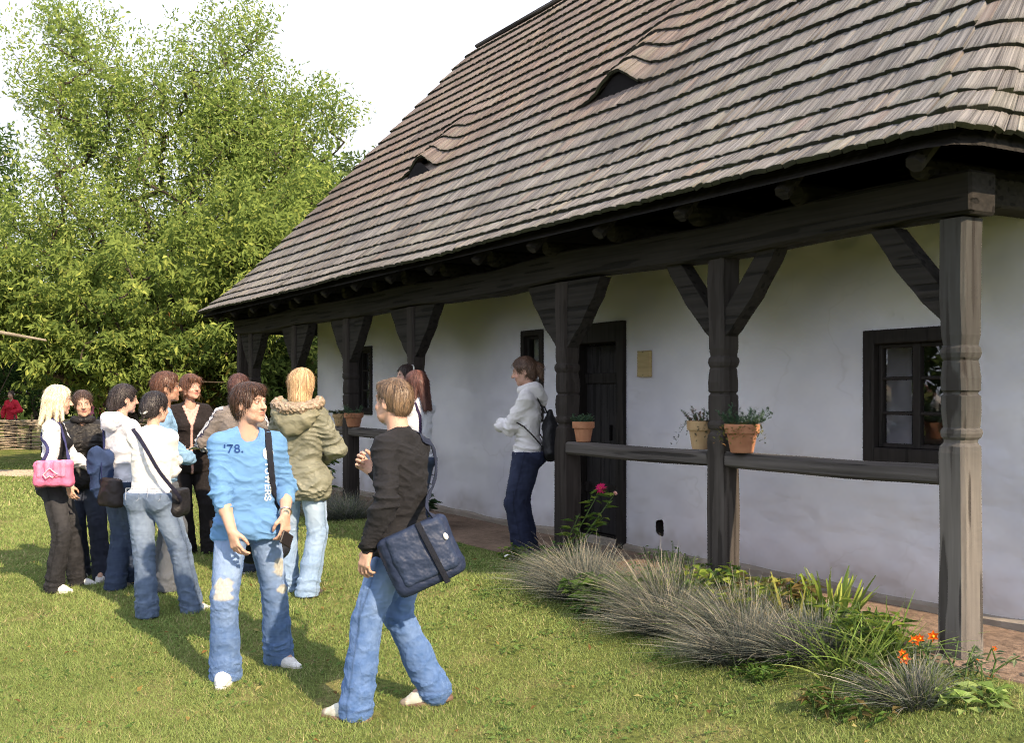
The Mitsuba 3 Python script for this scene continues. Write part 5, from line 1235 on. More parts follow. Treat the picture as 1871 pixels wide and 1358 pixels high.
pr = [cap(bp(x, .055, .12), bp(x, .062, -.125), .030, .028, k=.07) for x in (-.17, -.08, 0, .08, .17)]+[half(bp(0, 0, .16), ez, .01), half(bp(0, 0, -.165), -ez, .015), half(bp(.225, 0, 0), ex, .02), half(bp(-.21, 0, 0), -ex, .02)]
B.emit(bg+'__flap', solid(pr, .007), 'shiny_cloth', shadecol((.027, .040, .080), .3), lambda v: .007*(fold(v, (5, 5, 5), 17)-.4))
for x in (.045,):
    ribbon(bg+'__buckle_strap', B, [bp(x, .100, .165), bp(x+.01, .116, .0), bp(x+.022, .108, -.13), bp(x+.03, .095, -.215)], .030, .005, 'cloth', (.012, .014, .022), [bn]*4)
ml = trimesh.creation.icosphere(2, 1); ml = arr(np.asarray(ml.vertices)*[.012, .005, .018]@Rb.T+bp(.185, .106, .03), ml.faces)
B.emit(bg+'__badge', (ml.vertices, ml.faces), 'leather', (.6, .6, .6))
# strap: up from the bag, along the back and over the far shoulder
sh = B.J['sh', 0]; nk = B.J['neck']
sp = [bp(-.17, -.02, .11), loc(F0, at(712, 960, 5.66)), ]
ribbon(bg+'__strap', B, [bp(.19, -.01, .14), bp(.175, -.045, .22), loc(F0, at(796, 880, 6.02)), loc(F0, at(792, 815, 6.10)), sh+[-.02, -.075, .03], sh+[-.05, .03, .075], sh+[-.06, .12, .0]], .042, .006, 'cloth', (.020, .026, .05), [ex, ex, (.2, -1, 0), (.2, -1, 0), (0, -1, .4), (0, 0, 1), (0, 1, .3)], on=('person_001__sweater',))
# --- C: the woman in the olive parka
F0, pos = frame(549, 8.35, -12, 1.74)
C = Person(1.74, pos, -12, [foot(F0, (565-935.5)/2000*8.4, 8.30, -30), foot(F0, (520-935.5)/2000*8.4, 8.5, 10)], [((.10, .24, 1.06), (1, -.4, -.7)), ((-.10, .24, 1.06), (-1, -.4, -.7))], 'f', 1.08, head=(-8, 0, 0))
k = thing('person', 'blonde woman in shiny olive parka with fur-trimmed hood seen from behind', 'person')
C.body(k, [], .007, scalp=(.4, .28, .15))
C.top(k+'__parka', .0075, shadecol((.205, .205, .155), .35, (9, 9, 9)), c=.024, hem=.76, sleeve=(.9, .9), ease=1.18, bsdf='shiny_cloth', wr=.022, f=(10, 10, 24), flare=.018, seed=7)
hb_ = C.J['neck']
hood = [cap(hb_+[-.12, -.105, -.05], hb_+[.12, -.105, -.05], .070, k=.04), cap(hb_+[-.085, -.135, -.12], hb_+[.085, -.135, -.12], .062, k=.05), cap(hb_+[-.03, -.14, -.18], hb_+[.03, -.14, -.18], .052, k=.05), cap(hb_+[-.12, -.04, .0], hb_+[-.13, .05, .0], .05, .04, k=.04), cap(hb_+[.12, -.04, .0], hb_+[.13, .05, .0], .05, .04, k=.04)]
C.emit(k+'__hood', solid(hood, .007), 'shiny_cloth', shadecol((.25, .24, .17), .3), lambda v: .014*(fold(v, (8, 8, 12), 5)-.4))
rim = [hb_+np.array([.165*math.cos(a), -.045+.135*math.sin(a)*(-1), .018-.045*math.sin(a)]) for a in np.linspace(-.25, np.pi+.25, 30)]
rimp = [cap(rim[i], rim[i+1], .034, k=.02) for i in range(29)]
C.emit(k+'__fur_trim', solid(rimp, .006), 'hair', lambda v: np.array((.13, .085, .055))+(np.array((.50, .40, .30))-np.array((.13, .085, .055)))*meshkit.noise(v*75, 2)[:, None], lambda v: .022*(meshkit.noise(v*60, 3)-.4)+.01*(meshkit.noise(v*120, 4)-.5))
C.trousers(k+'__trousers', .0075, jeans_col(C, (.22, .33, .52), (.48, .60, .76), .7), c=.010, knee=.064, hem=.080, thigh=.086, waist=.97, drop=.06, wr=.010)
C.shoes(k, .007, (.10, .09, .09), (.05, .05, .05))
C.hairdo(k, .0055, [cap((0, -.06, .02), (0, -.075, -.10), .078, .070, k=.03, flat=((1, 0, 0), 1.0)), cap((-.055, -.02, .0), (-.060, -.02, -.12), .036, .026, k=.03), cap((.055, -.02, .0), (.060, -.02, -.12), .036, .026, k=.03)], (.28, .16, .075), (.80, .58, .34), thick=.014, nape=-.16, ears=False, streak=.9, strand=(75, 3))
# --- D: the woman in the white sweater, arms folded, back to the camera
F0, pos = frame(283, 7.92, -8, 1.62)
D = Person(1.62, pos, -8, [foot(F0, (352-935.5)/2000*7.95, 7.95, -38), foot(F0, (274-935.5)/2000*7.85, 7.80, 14)], crossed(1.17, .15), 'f', 1.10, head=(-28, -6, 0), hip=(-.03, 0), side=.03)
k = thing('person', 'dark-haired woman in white sweater and faded jeans with folded arms', 'person')
D.body(k, [], .007, scalp=(.02, .016, .016))
D.top(k+'__sweater', .007, shadecol((.74, .73, .74), .10), c=.011, hem=.93, sleeve=(.95, .95), ease=1.03, wr=.009, f=(9, 9, 17), seed=9)
D.trousers(k+'__trousers', .0068, jeans_col(D, (.075, .11, .185), (.27, .34, .46), .5), c=.010, knee=.066, hem=.078, thigh=.092, waist=1.00, drop=.06, wr=.011)
D.shoes(k, .007, (.50, .50, .50), (.3, .3, .3))
D.hairdo(k, .0055, [ell((.0, -.098, -.005), (.045, .035, .045), k=.02), cap((0, -.10, -.03), (.0, -.105, -.085), .028, .012, k=.02)], (.010, .008, .010), (.055, .045, .048), thick=.010, nape=-.07, streak=.4)
ent(k+'__hair_band', arr(D.W(np.asarray(tube([D.hc+D.HR@np.array([.036*math.cos(a), -.105+.012*math.sin(a), -.04+.02*math.sin(a)]) for a in np.linspace(0, 2*np.pi, 17)], .009, 6, cap=False).vertices)), tube([[0, math.cos(a), math.sin(a)] for a in np.linspace(0, 2*np.pi, 17)], .009, 6, cap=False).faces), 'cloth', color=np.tile((.75, .75, .75), (17*6, 1)))
for sg in (1, -1):
    q0 = D.J['hip', 0 if sg > 0 else 1]+np.array([0, -.142, .035]); pk = [q0+np.array(o) for o in ((-.055, .012, .055), (.055, .012, .055), (.052, .0, -.03), (0, -.004, -.06), (-.052, .0, -.03), (-.055, .012, .055))]
    tb = tube(pk, .0035, 5); D.emit(k+'__pocket', (tb.vertices, tb.faces), 'denim', (.30, .34, .42))
bg = thing('shoulder_bag', 'small black bag at the right hip of the woman in white sweater', 'bag')
ribbon(bg+'__strap', D, [D.J['sh', 1]+[.01, .05, .06], D.J['sh', 1]+[.02, -.05, .055], loc(F0, at(268, 820, 7.76)), loc(F0, at(290, 858, 7.74)), loc(F0, at(318, 893, 7.76)), loc(F0, at(330, 915, 7.86))], .030, .005, 'cloth', (.02, .02, .04), [(0, .5, 1), (0, -.6, 1), (0, -1, .2), (0, -1, 0), (.2, -1, 0), (.9, -.5, 0)], on=('person_003__sweater',))
c0 = D.J['pelvis']+[.205, .06, -.02]; D.emit(bg+'__pouch', solid([cap(c0+[0, y, .04], c0+[0, y, -.10], .045, .05, k=.07) for y in (-.07, 0, .07)]+[half(c0+[0, 0, .065], (0, 0, 1), .015)], .01), 'shiny_cloth', (.018, .017, .02), lambda v: .01*(fold(v, (9, 9, 9), 4)-.4))
# --- E: the woman in the pale hooded top
F0, pos = frame(221, 8.8, -35, 1.66)
E_ = Person(1.66, pos, -35, [foot(F0, (232-935.5)/2000*8.9, 9.0, -60), foot(F0, (212-935.5)/2000*8.8, 8.78, -25)], [((.08, .26, 1.10), (1, -.3, -.8)), ((-.05, .30, 1.24), (-1, -.3, -.55))], 'f', 1.02, head=(-20, -4, 0))
k = thing('person', 'woman in pale hooded top and dark jeans behind the white sweater', 'person')
E_.body(k, [dict(i=1, fdir=(.75, .35, .4), palm=(0, -.6, -.5), curl=(.4, .5, .4))], .007, scalp=(.02, .016, .016))
E_.top(k+'__hooded_top', .0075, shadecol((.66, .66, .72), .14), c=.018, hem=.90, sleeve=(.95, .95), ease=1.10, wr=.014, f=(7, 7, 20), seed=11)
nk = E_.J['neck']; E_.emit(k+'__hood', solid([cap(nk+[-.08, -.085, -.01], nk+[.08, -.085, -.01], .055, k=.04), cap(nk+[-.04, -.105, -.07], nk+[.04, -.105, -.07], .045, k=.05)], .008), 'cloth', shadecol((.66, .66, .72), .14), lambda v: .010*(fold(v, (8, 8, 12), 5)-.4))
E_.trousers(k+'__trousers', .0078, jeans_col(E_, (.028, .042, .085), (.10, .14, .22), .5), c=.010, knee=.070, hem=.078, waist=.98, drop=.05, wr=.010)
E_.shoes(k, .008, (.32, .29, .24), (.22, .20, .17))
E_.hairdo(k, .006, [cap((0, -.09, .0), (.0, -.11, -.06), .045, .035, k=.03), cap((0, -.11, -.06), (0, -.11, -.13), .03, .012, k=.02)], (.012, .009, .010), (.06, .045, .045), thick=.012, nape=-.08, streak=.4)
bg = thing('shoulder_bag', 'brownish black bag hanging at hip height beside the pale hooded top', 'bag')
bc = loc(F0, at(203, 897, 8.55))
E_.emit(bg+'__pouch', solid([cap(bc+[x, 0, .08], bc+[x*1.1, 0, -.08], .05, .06, k=.08) for x in (-.07, 0, .07)]+[ half(bc+[0, 0, .11], (0, 0, 1), .02), half(bc+[0, 0, -.125], (0, 0, -1), .03)], .008), 'shiny_cloth', shadecol((.035, .028, .030), .3), lambda v: .012*(fold(v, (8, 8, 9), 8)-.4))
ribbon(bg+'__strap', E_, [bc+[-.09, -.02, .09], bc+[-.06, -.05, .22], E_.J['sh', 1]+[.04, -.10, -.08], E_.J['sh', 1]+[.05, -.02, .062], E_.J['sh', 1]+[.06, .08, .0]], .035, .006, 'cloth', (.025, .03, .10), [(-.5, -1, 0), (-.4, -1, 0), (0, -1, .3), (0, 0, 1), (0, 1, .3)], on=('person_004__hooded_top',))
jk = thing('jacket', 'folded blue denim jacket over the arm of the pale hooded top', 'jacket')
bc = loc(F0, at(180, 858, 8.62)); E_.emit(jk, solid([cap(bc+[.0, 0, .12], bc+[-.02, 0, -.10], .07, .06, k=.06), cap(bc+[-.02, .09, .10], bc+[-.05, .08, -.16], .06, .05, k=.06), cap(bc+[.02, -.03, .06], bc+[.03, -.02, -.20], .05, .045, k=.05)], .009), 'denim', shadecol((.028, .048, .115), .6), lambda v: .034*(fold(v, (13, 13, 7), 8)-.4)); tag(jk, labels[jk]['label'], 'jacket')
# --- F: the young woman in the black quilted jacket
F0, pos = frame(152, 9.4, 196, 1.62)
F_ = Person(1.62, pos, 196, [foot(F0, (150-935.5)/2000*9.4, 9.4, 205), foot(F0, (190-935.5)/2000*9.25, 9.22, 188)], [((.10, .24, 1.12), (1, -.3, -.8)), ((-.13, .25, 1.10), (-1, -.3, -.8))], 'f', 1.06, head=(8, -6, 6))
k = thing('person', 'young woman in black padded jacket facing the camera', 'person')
F_.body(k, [], .007, skin=(.56, .35, .26), scalp=(.05, .03, .03))
F_.top(k+'__jacket', .0078, shadecol((.020, .019, .020), .4), c=.026, hem=.84, sleeve=(.95, .95), ease=1.10, bsdf='shiny_cloth', wr=.018, f=(7, 7, 22), flare=.012, seed=13)
nk = F_.J['neck']; F_.emit(k+'__collar', solid([cap(nk+[.075*math.cos(a), .01+.075*math.sin(a), .005], nk+[.075*math.cos(a+.5), .01+.075*math.sin(a+.5), .005], .030, k=.02) for a in np.arange(2.0, 7.3, .5)], .008), 'shiny_cloth', (.022, .02, .022), lambda v: .01*(fold(v, (10, 10, 10), 5)-.4))
F_.trousers(k+'__trousers', .0085, jeans_col(F_, (.022, .026, .045), (.07, .085, .13), .4), knee=.068, hem=.074, waist=.97, drop=.05, wr=.010)
F_.shoes(k, .008, (.62, .62, .64), (.45, .45, .45))
F_.hairdo(k, .006, [cap((0, -.10, .02), (0, -.12, -.05), .035, .025, k=.03)], (.030, .016, .014), (.12, .07, .05), thick=.008, nape=-.08, streak=.4, line=(.105, -.010, .072, .080, .088))
# --- G: the blonde woman with black waistcoat and white sleeves
F0, pos = frame(104, 8.9, -78, 1.67)
G_ = Person(1.67, pos, -78, [foot(F0, (104-935.5)/2000*8.85, 8.78, -98), foot(F0, (137-935.5)/2000*9.0, 9.05, -82)], [(loc(F0, at(126, 886, 8.75)), (.3, -1, 0)), ((-.06, .25, 1.06), (-1, -.4, -.7))], 'f', 1.0, head=(8, -6, 0), hip=(0, -.02))
k = thing('person', 'woman with long white-blonde hair, black waistcoat and white sleeves', 'person')
G_.body(k, [dict(i=0, fdir=ldir(F0, (.3, -.1, -.9)), palm=ldir(F0, (.1, .95, .1)), curl=(.5, .6, .4))], .0068, skin=(.58, .36, .27))
def g_col(v):
    d = np.minimum.reduce([np.linalg.norm(v-(a+np.clip(((v-a)@(b-a))/((b-a)@(b-a)), 0, 1)[:, None]*(b-a)), axis=1) for a, b in ((G_.J['sh', 0], G_.J['el', 0]), (G_.J['el', 0], G_.J['wr', 0]), (G_.J['sh', 1], G_.J['el', 1]), (G_.J['el', 1], G_.J['wr', 1]))])
    return np.array((.014, .014, .018))+(np.array((.78, .78, .80))-.014)*(1-ss(.075, .085, d))[:, None]
G_.top(k+'__top', .0068, g_col, c=.013, hem=.90, sleeve=(.98, .95), ease=1.10, wr=.012, seed=15)
G_.trousers(k+'__trousers', .0075, jeans_col(G_, (.016, .016, .019), (.075, .075, .085), .6), knee=.064, hem=.068, thigh=.090, waist=.97, drop=.05, wr=.010)
G_.shoes(k, .007, (.76, .76, .76), (.66, .65, .64))
lk = [cap((x, -.085, .0), (x*1.15, -.125, -.24+abs(x)*.5), .040, .016, k=.025) for x in (-.06, -.025, .015, .05)]+[cap((.066, -.02, -.0), (.085, .01, -.23), .028, .012, k=.02), cap((.07, -.055, 0), (.095, -.07, -.27), .028, .012, k=.02), cap((-.066, -.02, 0), (-.085, .01, -.22), .028, .012, k=.02), cap((.072, .015, .02), (.085, .05, -.16), .02, .009, k=.02)]
G_.hairdo(k, .0055, lk, (.52, .42, .26), (.86, .80, .64), thick=.014, nape=-.33, ears=False, streak=.7, strand=(70, 3), amp=.010)
bg = thing('shoulder_bag', 'pink shoulder bag at the hip of the blonde woman', 'bag')
bc = loc(F0, at(98, 862, 8.58)); ex = ldir(F0, (1, 0, .04)); ey = ldir(F0, (.0, -1, 0))
PINK = (.78, .20, .36)
pr = [cap(bc+ex*x+np.array([0, 0, .07]), bc+ex*x+np.array([0, 0, -.07]), .055, .062, k=.05) for x in (-.11, 0, .11)]+[half(bc+np.array([0, 0, .105]), (0, 0, 1), .03), half(bc+np.array([0, 0, -.12]), (0, 0, -1), .03), half(bc+ex*.17, ex, .03), half(bc-ex*.17, -ex, .03)]
G_.emit(bg+'__pouch', solid(pr, .008), 'shiny_cloth', shadecol(PINK, .2), lambda v: .010*(fold(v, (8, 8, 8), 8)-.4))
pr = [cap(bc+ex*x+ey*.045+np.array([0, 0, .085]), bc+ex*x+ey*.05+np.array([0, 0, -.02]), .025, .022, k=.04) for x in (-.10, -.03, .04, .10)]+[half(bc+np.array([0, 0, -.04]), (0, 0, -1), .01)]
G_.emit(bg+'__flap', solid(pr, .008), 'shiny_cloth', shadecol((.80, .26, .42), .2))
hp_ = tube([bc+ey*.075+ex*x+np.array([0, 0, z]) for x, z in ((-.055, -.01), (0, .04), (.06, -.01), (.02, -.035), (0, -.02), (-.03, -.04), (-.055, -.01))], .006, 5); G_.emit(bg+'__trim', (hp_.vertices, hp_.faces), 'cloth', (.85, .55, .62))
ribbon(bg+'__strap', G_, [bc+ex*-.10+[0, 0, .09], loc(F0, at(84, 810, 8.62)), G_.J['sh', 0]+[-.03, -.10, -.05], G_.J['sh', 0]+[-.05, -.02, .058], G_.J['sh', 0]+[-.05, .08, -.01], bc+ex*.13+[0, 0, .09]], .028, .005, 'cloth', (.05, .05, .14), [ey, ey, (.3, -1, .2), (0, 0, 1), (0, 1, .3), ey], on=('person_006__top',))
# --- H: the man with glasses in the denim shirt
F0, pos = frame(296, 8.75, -72, 1.74)
H_ = Person(1.74, pos, -72, [foot(F0, (305-935.5)/2000*8.6, 8.62, -60), foot(F0, (296-935.5)/2000*8.95, 8.95, -85)], [(loc(F0, at(345, 835, 8.55)), (.6, -.8, -.3)), ((-.12, .22, 1.04), (-1, -.4, -.6))], 'm', 1.06, head=(-4, 4, 0))
k = thing('person', 'man with glasses in pale denim shirt and grey trousers', 'person')
H_.body(k, [], .007, skin=(.46, .25, .17), scalp=(.05, .03, .02), stubble=.3)
H_.top(k+'__shirt', .0075, shadecol((.20, .34, .52), .2), c=.018, hem=.84, sleeve=(.95, .95), ease=1.2, wr=.014, seed=17)
H_.trousers(k+'__trousers', .0085, shadecol((.10, .11, .13), .25), knee=.074, hem=.088, waist=.96, drop=.05, wr=.010, bsdf='cloth')
H_.shoes(k, .008, (.05, .04, .035), (.03, .03, .03))
H_.hairdo(k, .006, [ell((0, .05, .078), (.062, .04, .03), k=.02)], (.05, .020, .014), (.17, .075, .045), thick=.016, nape=-.08)
gl = []
for sg in (1, -1):
    cc = H_.hc+H_.HR@np.array([sg*.033, .098, .004]); gl.append(tube([cc+H_.HR@np.array([.024*math.cos(a), 0, .017*math.sin(a)]) for a in np.linspace(0, 2*np.pi, 17)], .0022, 5, cap=False))
    gl.append(tube([cc+H_.HR@np.array([sg*.024, -.003, .004]), H_.hc+H_.HR@np.array([sg*.078, .02, .006]), H_.hc+H_.HR@np.array([sg*.080, -.015, .004])], .002, 5))
gm = cat_(gl); H_.emit(k+'__glasses', (gm.vertices, gm.faces), 'leather', (.03, .025, .02))
# --- I: the woman in the dark trouser suit with papers
F0, pos = frame(347, 10.4, 205, 1.72)
I_ = Person(1.72, pos, 205, [foot(F0, (341-935.5)/2000*10.4, 10.4, 200), foot(F0, (384-935.5)/2000*10.3, 10.35, 222)], [((.12, .24, 1.03), (1, -.5, -.5)), ((-.04, .27, 1.05), (-1, -.5, -.5))], 'f', 1.04, head=(26, 2, 0))
k = thing('person', 'woman with brown bob in dark trouser suit holding papers', 'person')
I_.body(k, [dict(i=0, fdir=(-.7, .6, 0), palm=(.1, .1, 1), curl=(.4, .5, .3)), dict(i=1, fdir=(-.3, .9, 0), palm=(0, .1, 1), curl=(.4, .5, .3))], .0075, skin=(.58, .34, .26))
C0 = I_.J['chest']
def i_col(v):
    q = v-C0; zz = q[:, 2]; vv_ = (q[:, 1] > .05) & (np.abs(q[:, 0]) < (.012+.36*np.clip(zz-.0, 0, .2)))
    base = np.tile(np.array((.020, .016, .017)), (len(v), 1)); return np.where(vv_[:, None], np.array((.62, .38, .34)), base)
I_.top(k+'__blazer', .008, i_col, c=.018, hem=.80, sleeve=(.93, .93), ease=1.2, wr=.010, flare=.02, seed=19)
I_.trousers(k+'__trousers', .009, shadecol((.015, .013, .015), .3), knee=.074, hem=.090, waist=.97, drop=.06, bsdf='cloth', wr=.007)
I_.shoes(k, .009, (.02, .018, .018), (.015, .015, .015))
I_.hairdo(k, .0062, [cap((.068, -.02, .02), (.070, .01, -.07), .030, .022, k=.025), cap((-.068, -.02, .02), (-.070, .01, -.07), .030, .022, k=.025), cap((0, -.07, .02), (0, -.085, -.06), .065, .05, k=.03), cap((-.05, .075, .075), (.05, .075, .075), .022, k=.02)], (.060, .026, .018), (.20, .095, .060), thick=.016, nape=-.10, ears=False, line=(.108, -.035, .066, .074, .092))
pp = thing('paper', 'white sheets of paper in the hands of the suited woman', 'paper')
m = chbox(-.09, .10, -.055, .055, -.002, .002, .001); ent(pp, arr(I_.W(np.asarray(m.vertices)@(rz(.3)@rx(.25)).T+[-.04, .37, 1.055]), m.faces), 'cloth', labels[pp]['label'], 'paper', color=np.tile((.8, .8, .8), (len(m.vertices), 1)))
# --- J: the person in the grey top with striped sleeves behind the man in blue
F0, pos = frame(436, 9.25, 12, 1.68)
J_ = Person(1.68, pos, 12, [foot(F0, (452-935.5)/2000*9.2, 9.2, 0), foot(F0, (425-935.5)/2000*9.2, 9.2, 20)], [((.12, .22, 1.06), (1, -.3, -.7)), ((-.14, .20, 1.06), (-1, -.3, -.6))], 'f', 1.12, head=(-12, 0, 0))
k = thing('person', 'brown-haired person in grey top with white-striped sleeves behind the man in blue', 'person')
J_.body(k, [], .008, scalp=(.06, .03, .025))
def j_col(v):
    out = np.tile(np.array((.20, .175, .165)), (len(v), 1))*(.85+.3*meshkit.noise(v*15, 2))[:, None]
    for i, sg in ((0, 1), (1, -1)):
        a, b, e = J_.J['sh', i], J_.J['el', i], J_.J['wr', i]
        for p0, p1 in ((a+[0, 0, .06], b), (b, e)):
            d = p1-p0; u = np.clip(((v-p0)@d)/(d@d), 0, 1); q = v-(p0+u[:, None]*d); ok = np.linalg.norm(q, axis=1) < .10
            s_ = q[:, 1]+.02; o = q[:, 0]*sg
            band = ok & (np.abs(s_) < .036) & (o > -.02); out[band] = (.03, .03, .06)
            for c_ in (-.022, .0, .022): out[band & (np.abs(s_-c_) < .006)] = (.78, .78, .80)
    return out
J_.top(k+'__top', .0075, j_col, c=.016, hem=.86, sleeve=(.95, .95), ease=1.25, wr=.012, seed=21)
J_.trousers(k+'__trousers', .010, jeans_col(J_, (.03, .04, .07), (.10, .13, .2), .4), waist=.97)
J_.shoes(k, .010, (.6, .6, .6), (.5, .5, .5))
J_.hairdo(k, .0065, [cap((0, -.07, .0), (0, -.09, -.10), .07, .05, k=.03)], (.045, .018, .016), (.15, .070, .055), thick=.014, nape=-.14, ears=False)
# --- K, L: two visitors under the gallery behind the man in charcoal
F0, pos = frame(764, 9.9, 50, 1.64)
K_ = Person(1.64, pos, 50, [foot(F0, (775-935.5)/2000*9.9, 9.9, 60), foot(F0, (752-935.5)/2000*9.95, 9.8, 40)], crossed(1.14, .15), 'f', 1.0, head=(20, -4, 0))
k = thing('person', 'woman with long brown hair and white blouse behind the charcoal sweater', 'person')
K_.body(k, [], .008)
K_.top(k+'__blouse', .008, shadecol((.66, .68, .76), .16), c=.016, hem=.88, sleeve=(.95, .95), ease=1.10, wr=.014, seed=23)
K_.trousers(k+'__trousers', .010, jeans_col(K_, (.03, .04, .08), (.10, .14, .22), .4), waist=.97)
K_.shoes(k, .010, (.1, .1, .1), (.05, .05, .05))
K_.hairdo(k, .006, [cap((x, -.08, .0), (x*1.3, -.115, -.26), .042, .018, k=.03) for x in (-.05, -.015, .02, .05)]+[cap((sg*.066, -.02, 0), (sg*.08, -.03, -.2), .03, .014, k=.02) for sg in (1, -1)], (.045, .020, .018), (.20, .085, .065), thick=.012, nape=-.34, ears=False, streak=.7, strand=(70, 3))
bg = thing('shoulder_bag', 'dark shoulder strap and bag of the woman in white blouse', 'bag')
ribbon(bg+'__strap', K_, [K_.J['sh', 1]+[.05, .09, -.02], K_.J['sh', 1]+[.05, 0, .058], K_.J['sh', 1]+[.05, -.10, -.03], K_.J['chest']+[-.07, -.12, -.10], K_.J['pelvis']+[-.17, -.06, .02]], .03, .005, 'cloth', (.03, .02, .06), [(0, 1, .3), (0, 0, 1), (0, -1, .3), (0, -1, 0), (-.8, -.6, 0)], on=('person_010__blouse',))
c0 = K_.J['pelvis']+[-.20, .0, -.05]; K_.emit(bg+'__pouch', solid([cap(c0+[0, -.07, .06], c0+[0, -.07, -.08], .05, k=.04), cap(c0+[0, .07, .06], c0+[0, .07, -.08], .05, k=.04)], .012), 'shiny_cloth', (.03, .025, .05))
F0, pos = frame(748, 11.45, 110, 1.73)
L_ = Person(1.73, pos, 110, [foot(F0, (757-935.5)/2000*11.45, 11.45, 120), foot(F0, (742-935.5)/2000*11.4, 11.35, 100)], crossed(1.16, .16), 'f', 1.14, head=(10, 0, 0))
k = thing('person', 'dark-haired woman in beige jacket with pale hair band under the gallery', 'person')
L_.body(k, [], .008, skin=(.58, .36, .28))
L_.top(k+'__jacket', .009, shadecol((.40, .33, .29), .25), c=.034, hem=.82, sleeve=(.95, .95), ease=1.3, wr=.018, seed=25, flare=.02)
L_.trousers(k+'__trousers', .011, shadecol((.05, .05, .06), .3), waist=.97)
L_.shoes(k, .011, (.1, .1, .1), (.05, .05, .05))
L_.hairdo(k, .0065, [cap((0, -.09, .03), (0, -.12, -.03), .045, .03, k=.03)], (.016, .010, .010), (.07, .045, .04), thick=.010, nape=-.08)
hbm = tube([L_.hc+L_.HR@np.array([.088*math.cos(a), -.045-.02*math.sin(a), .035+.082*math.sin(a)]) for a in np.linspace(0, np.pi, 17)], .009, 6); L_.emit(k+'__hair_band', (hbm.vertices, hbm.faces), 'cloth', (.75, .74, .72))
# --- M: the woman in the pale grey hooded top at the gallery's edge
F0, pos = frame(965, 9.42, 80, 1.74)
M_ = Person(1.74, pos, 80, [foot(F0, (968-935.5)/2000*9.5, 9.55, 96), foot(F0, (958-935.5)/2000*9.35, 9.33, 84)], crossed(1.14, .19), 'f', 1.10, head=(6, -14, 0), lean=.0)
k = thing('person', 'woman in light grey hooded top with arms folded facing the left', 'person')
M_.body(k, [], .0065, skin=(.50, .30, .23), scalp=(.06, .035, .025))
GREY = (.62, .61, .63)
M_.top(k+'__hooded_top', .0068, shadecol(GREY, .14), c=.018, hem=.90, sleeve=(.95, .95), ease=1.10, wr=.015, f=(7, 7, 20), seed=27)
nk = M_.J['neck']; M_.emit(k+'__hood', solid([cap(nk+[-.075, -.07, .01], nk+[.075, -.07, .01], .052, k=.04), cap(nk+[-.06, -.10, -.05], nk+[.06, -.10, -.05], .05, k=.05), cap(nk+[0, -.13, -.10], nk+[0, -.14, -.12], .04, .03, k=.05), cap(nk+[-.085, -.02, .01], nk+[-.075, .06, -.01], .036, .03, k=.04), cap(nk+[.085, -.02, .01], nk+[.075, .06, -.01], .036, .03, k=.04)], .007), 'cloth', shadecol(GREY, .14), lambda v: .012*(fold(v, (9, 9, 14), 5)-.4))
M_.trousers(k+'__trousers', .0075, jeans_col(M_, (.012, .016, .040), (.045, .058, .115), .35), c=.014, knee=.070, hem=.078, thigh=.092, waist=.985, drop=.05, wr=.010)
M_.shoes(k, .007, (.74, .73, .72), (.62, .60, .57))
M_.hairdo(k, .0055, [cap((0, -.105, .035), (0, -.135, .0), .030, .034, k=.02), cap((0, -.135, .0), (0, -.13, -.09), .034, .018, k=.02)], (.042, .022, .016), (.15, .085, .055), thick=.009, nape=-.07, streak=.5)
hb2 = tube([M_.hc+M_.HR@np.array([.030*math.cos(a), -.112+.010*math.sin(a), .035+.030*math.sin(a)]) for a in np.linspace(0, 2*np.pi, 17)], .007, 6, cap=False); M_.emit(k+'__hair_band', (hb2.vertices, hb2.faces), 'cloth', (.62, .55, .20))
bk = thing('drawstring_backpack', 'black drawstring backpack on the back of the woman in grey', 'backpack')
bc = M_.J['chest']+np.array([.0, -.185, -.17])
pr = [cap(bc+[0, .0, .17], bc+[0, -.01, .05], .035, .085, k=.04, flat=((0, 1, 0), .7)), cap(bc+[-.05, -.01, .02], bc+[-.06, -.02, -.14], .09, .10, k=.05, flat=((0, 1, 0), .7)), cap(bc+[.05, -.01, .02], bc+[.06, -.02, -.14], .09, .10, k=.05, flat=((0, 1, 0), .7))]
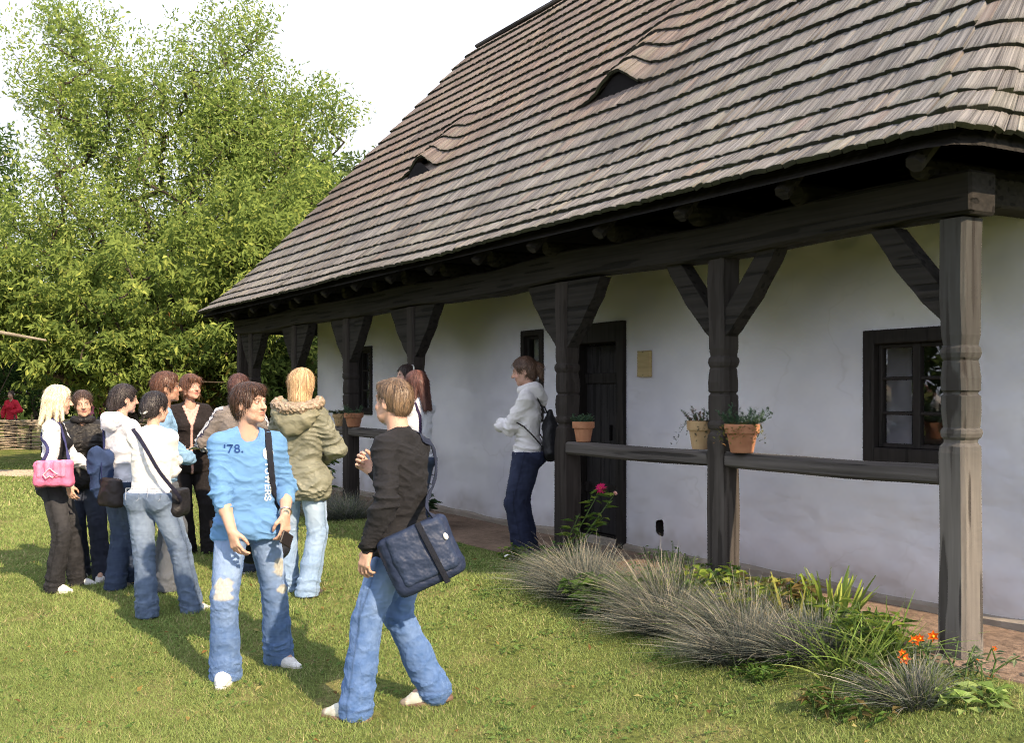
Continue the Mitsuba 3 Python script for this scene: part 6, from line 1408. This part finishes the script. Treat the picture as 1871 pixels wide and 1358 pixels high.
M_.emit(bk+'__sack', solid(pr, .008), 'shiny_cloth', lambda v: np.where((np.abs(v-bc-np.array([0, -.07, -.05]))@np.array([1, .2, .55]) < .055)[:, None] & ((v-bc)[:, 1] < -.03)[:, None], np.array((.22, .20, .14)), np.array((.014, .014, .017))), lambda v: .016*(fold(v, (9, 9, 8), 8)-.4))
for i, sg in ((1, -1), (0, 1)):
    S = M_.J['sh', i]
    tb = tube([S+[-sg*.05, .09, -.10], S+[-sg*.045, .06, .03], S+[-sg*.04, -.01, .078], S+[-sg*.045, -.085, .02], S+[-sg*.08, -.15, -.12], bc+[0, -.01, .18]], .007, 6); M_.emit(bk+'__cord', (tb.vertices, tb.faces), 'cloth', (.012, .012, .014))
    tb = tube([S+[sg*.02, .08, -.20], S+[sg*.055, .01, -.235], S+[sg*.045, -.075, -.32], bc+[sg*.13, .035, -.12], bc+[sg*.10, .0, -.21]], .006, 6); M_.emit(bk+'__cord', (tb.vertices, tb.faces), 'cloth', (.012, .012, .014))
# --- three far visitors beyond the wattle fence
for (x, Y, yw, lab, col, hair) in ((21, 31.5, 170, 'distant visitor in bright red top behind the wattle fence', (.60, .03, .06), ((.03, .02, .02), (.1, .07, .05))),
                                   (168, 30.5, 200, 'distant visitor in pink top beside the tree', (.70, .22, .34), ((.05, .02, .02), (.2, .1, .08))),
                                   (182, 31.0, 150, 'distant visitor in dark red jacket beside the pink top', (.28, .06, .05), ((.03, .015, .012), (.1, .06, .05)))):
    F0, pos = frame(x, Y, yw, 1.68)
    Q = Person(1.68, pos, yw, [(.09, 0, 0, 0), (-.09, .03, 5, 0)], [((.20, .12, .95), (1, -.8, 0)), ((-.16, .22, 1.10), (-1, -.5, -.3))], 'f', 1.0, head=(10, 0, 0))
    k = thing('person', lab, 'person'); Q.body(k, [], .014)
    Q.top(k+'__top', .016, col, c=.022, hem=.88, sleeve=(.95, .95), ease=1.2, wr=.012)
    Q.trousers(k+'__trousers', .018, (.03, .035, .06)); Q.hairdo(k, .012, [cap((0, -.07, 0), (0, -.09, -.12), .06, .04, k=.03)], *hair, nape=-.14, ears=False)
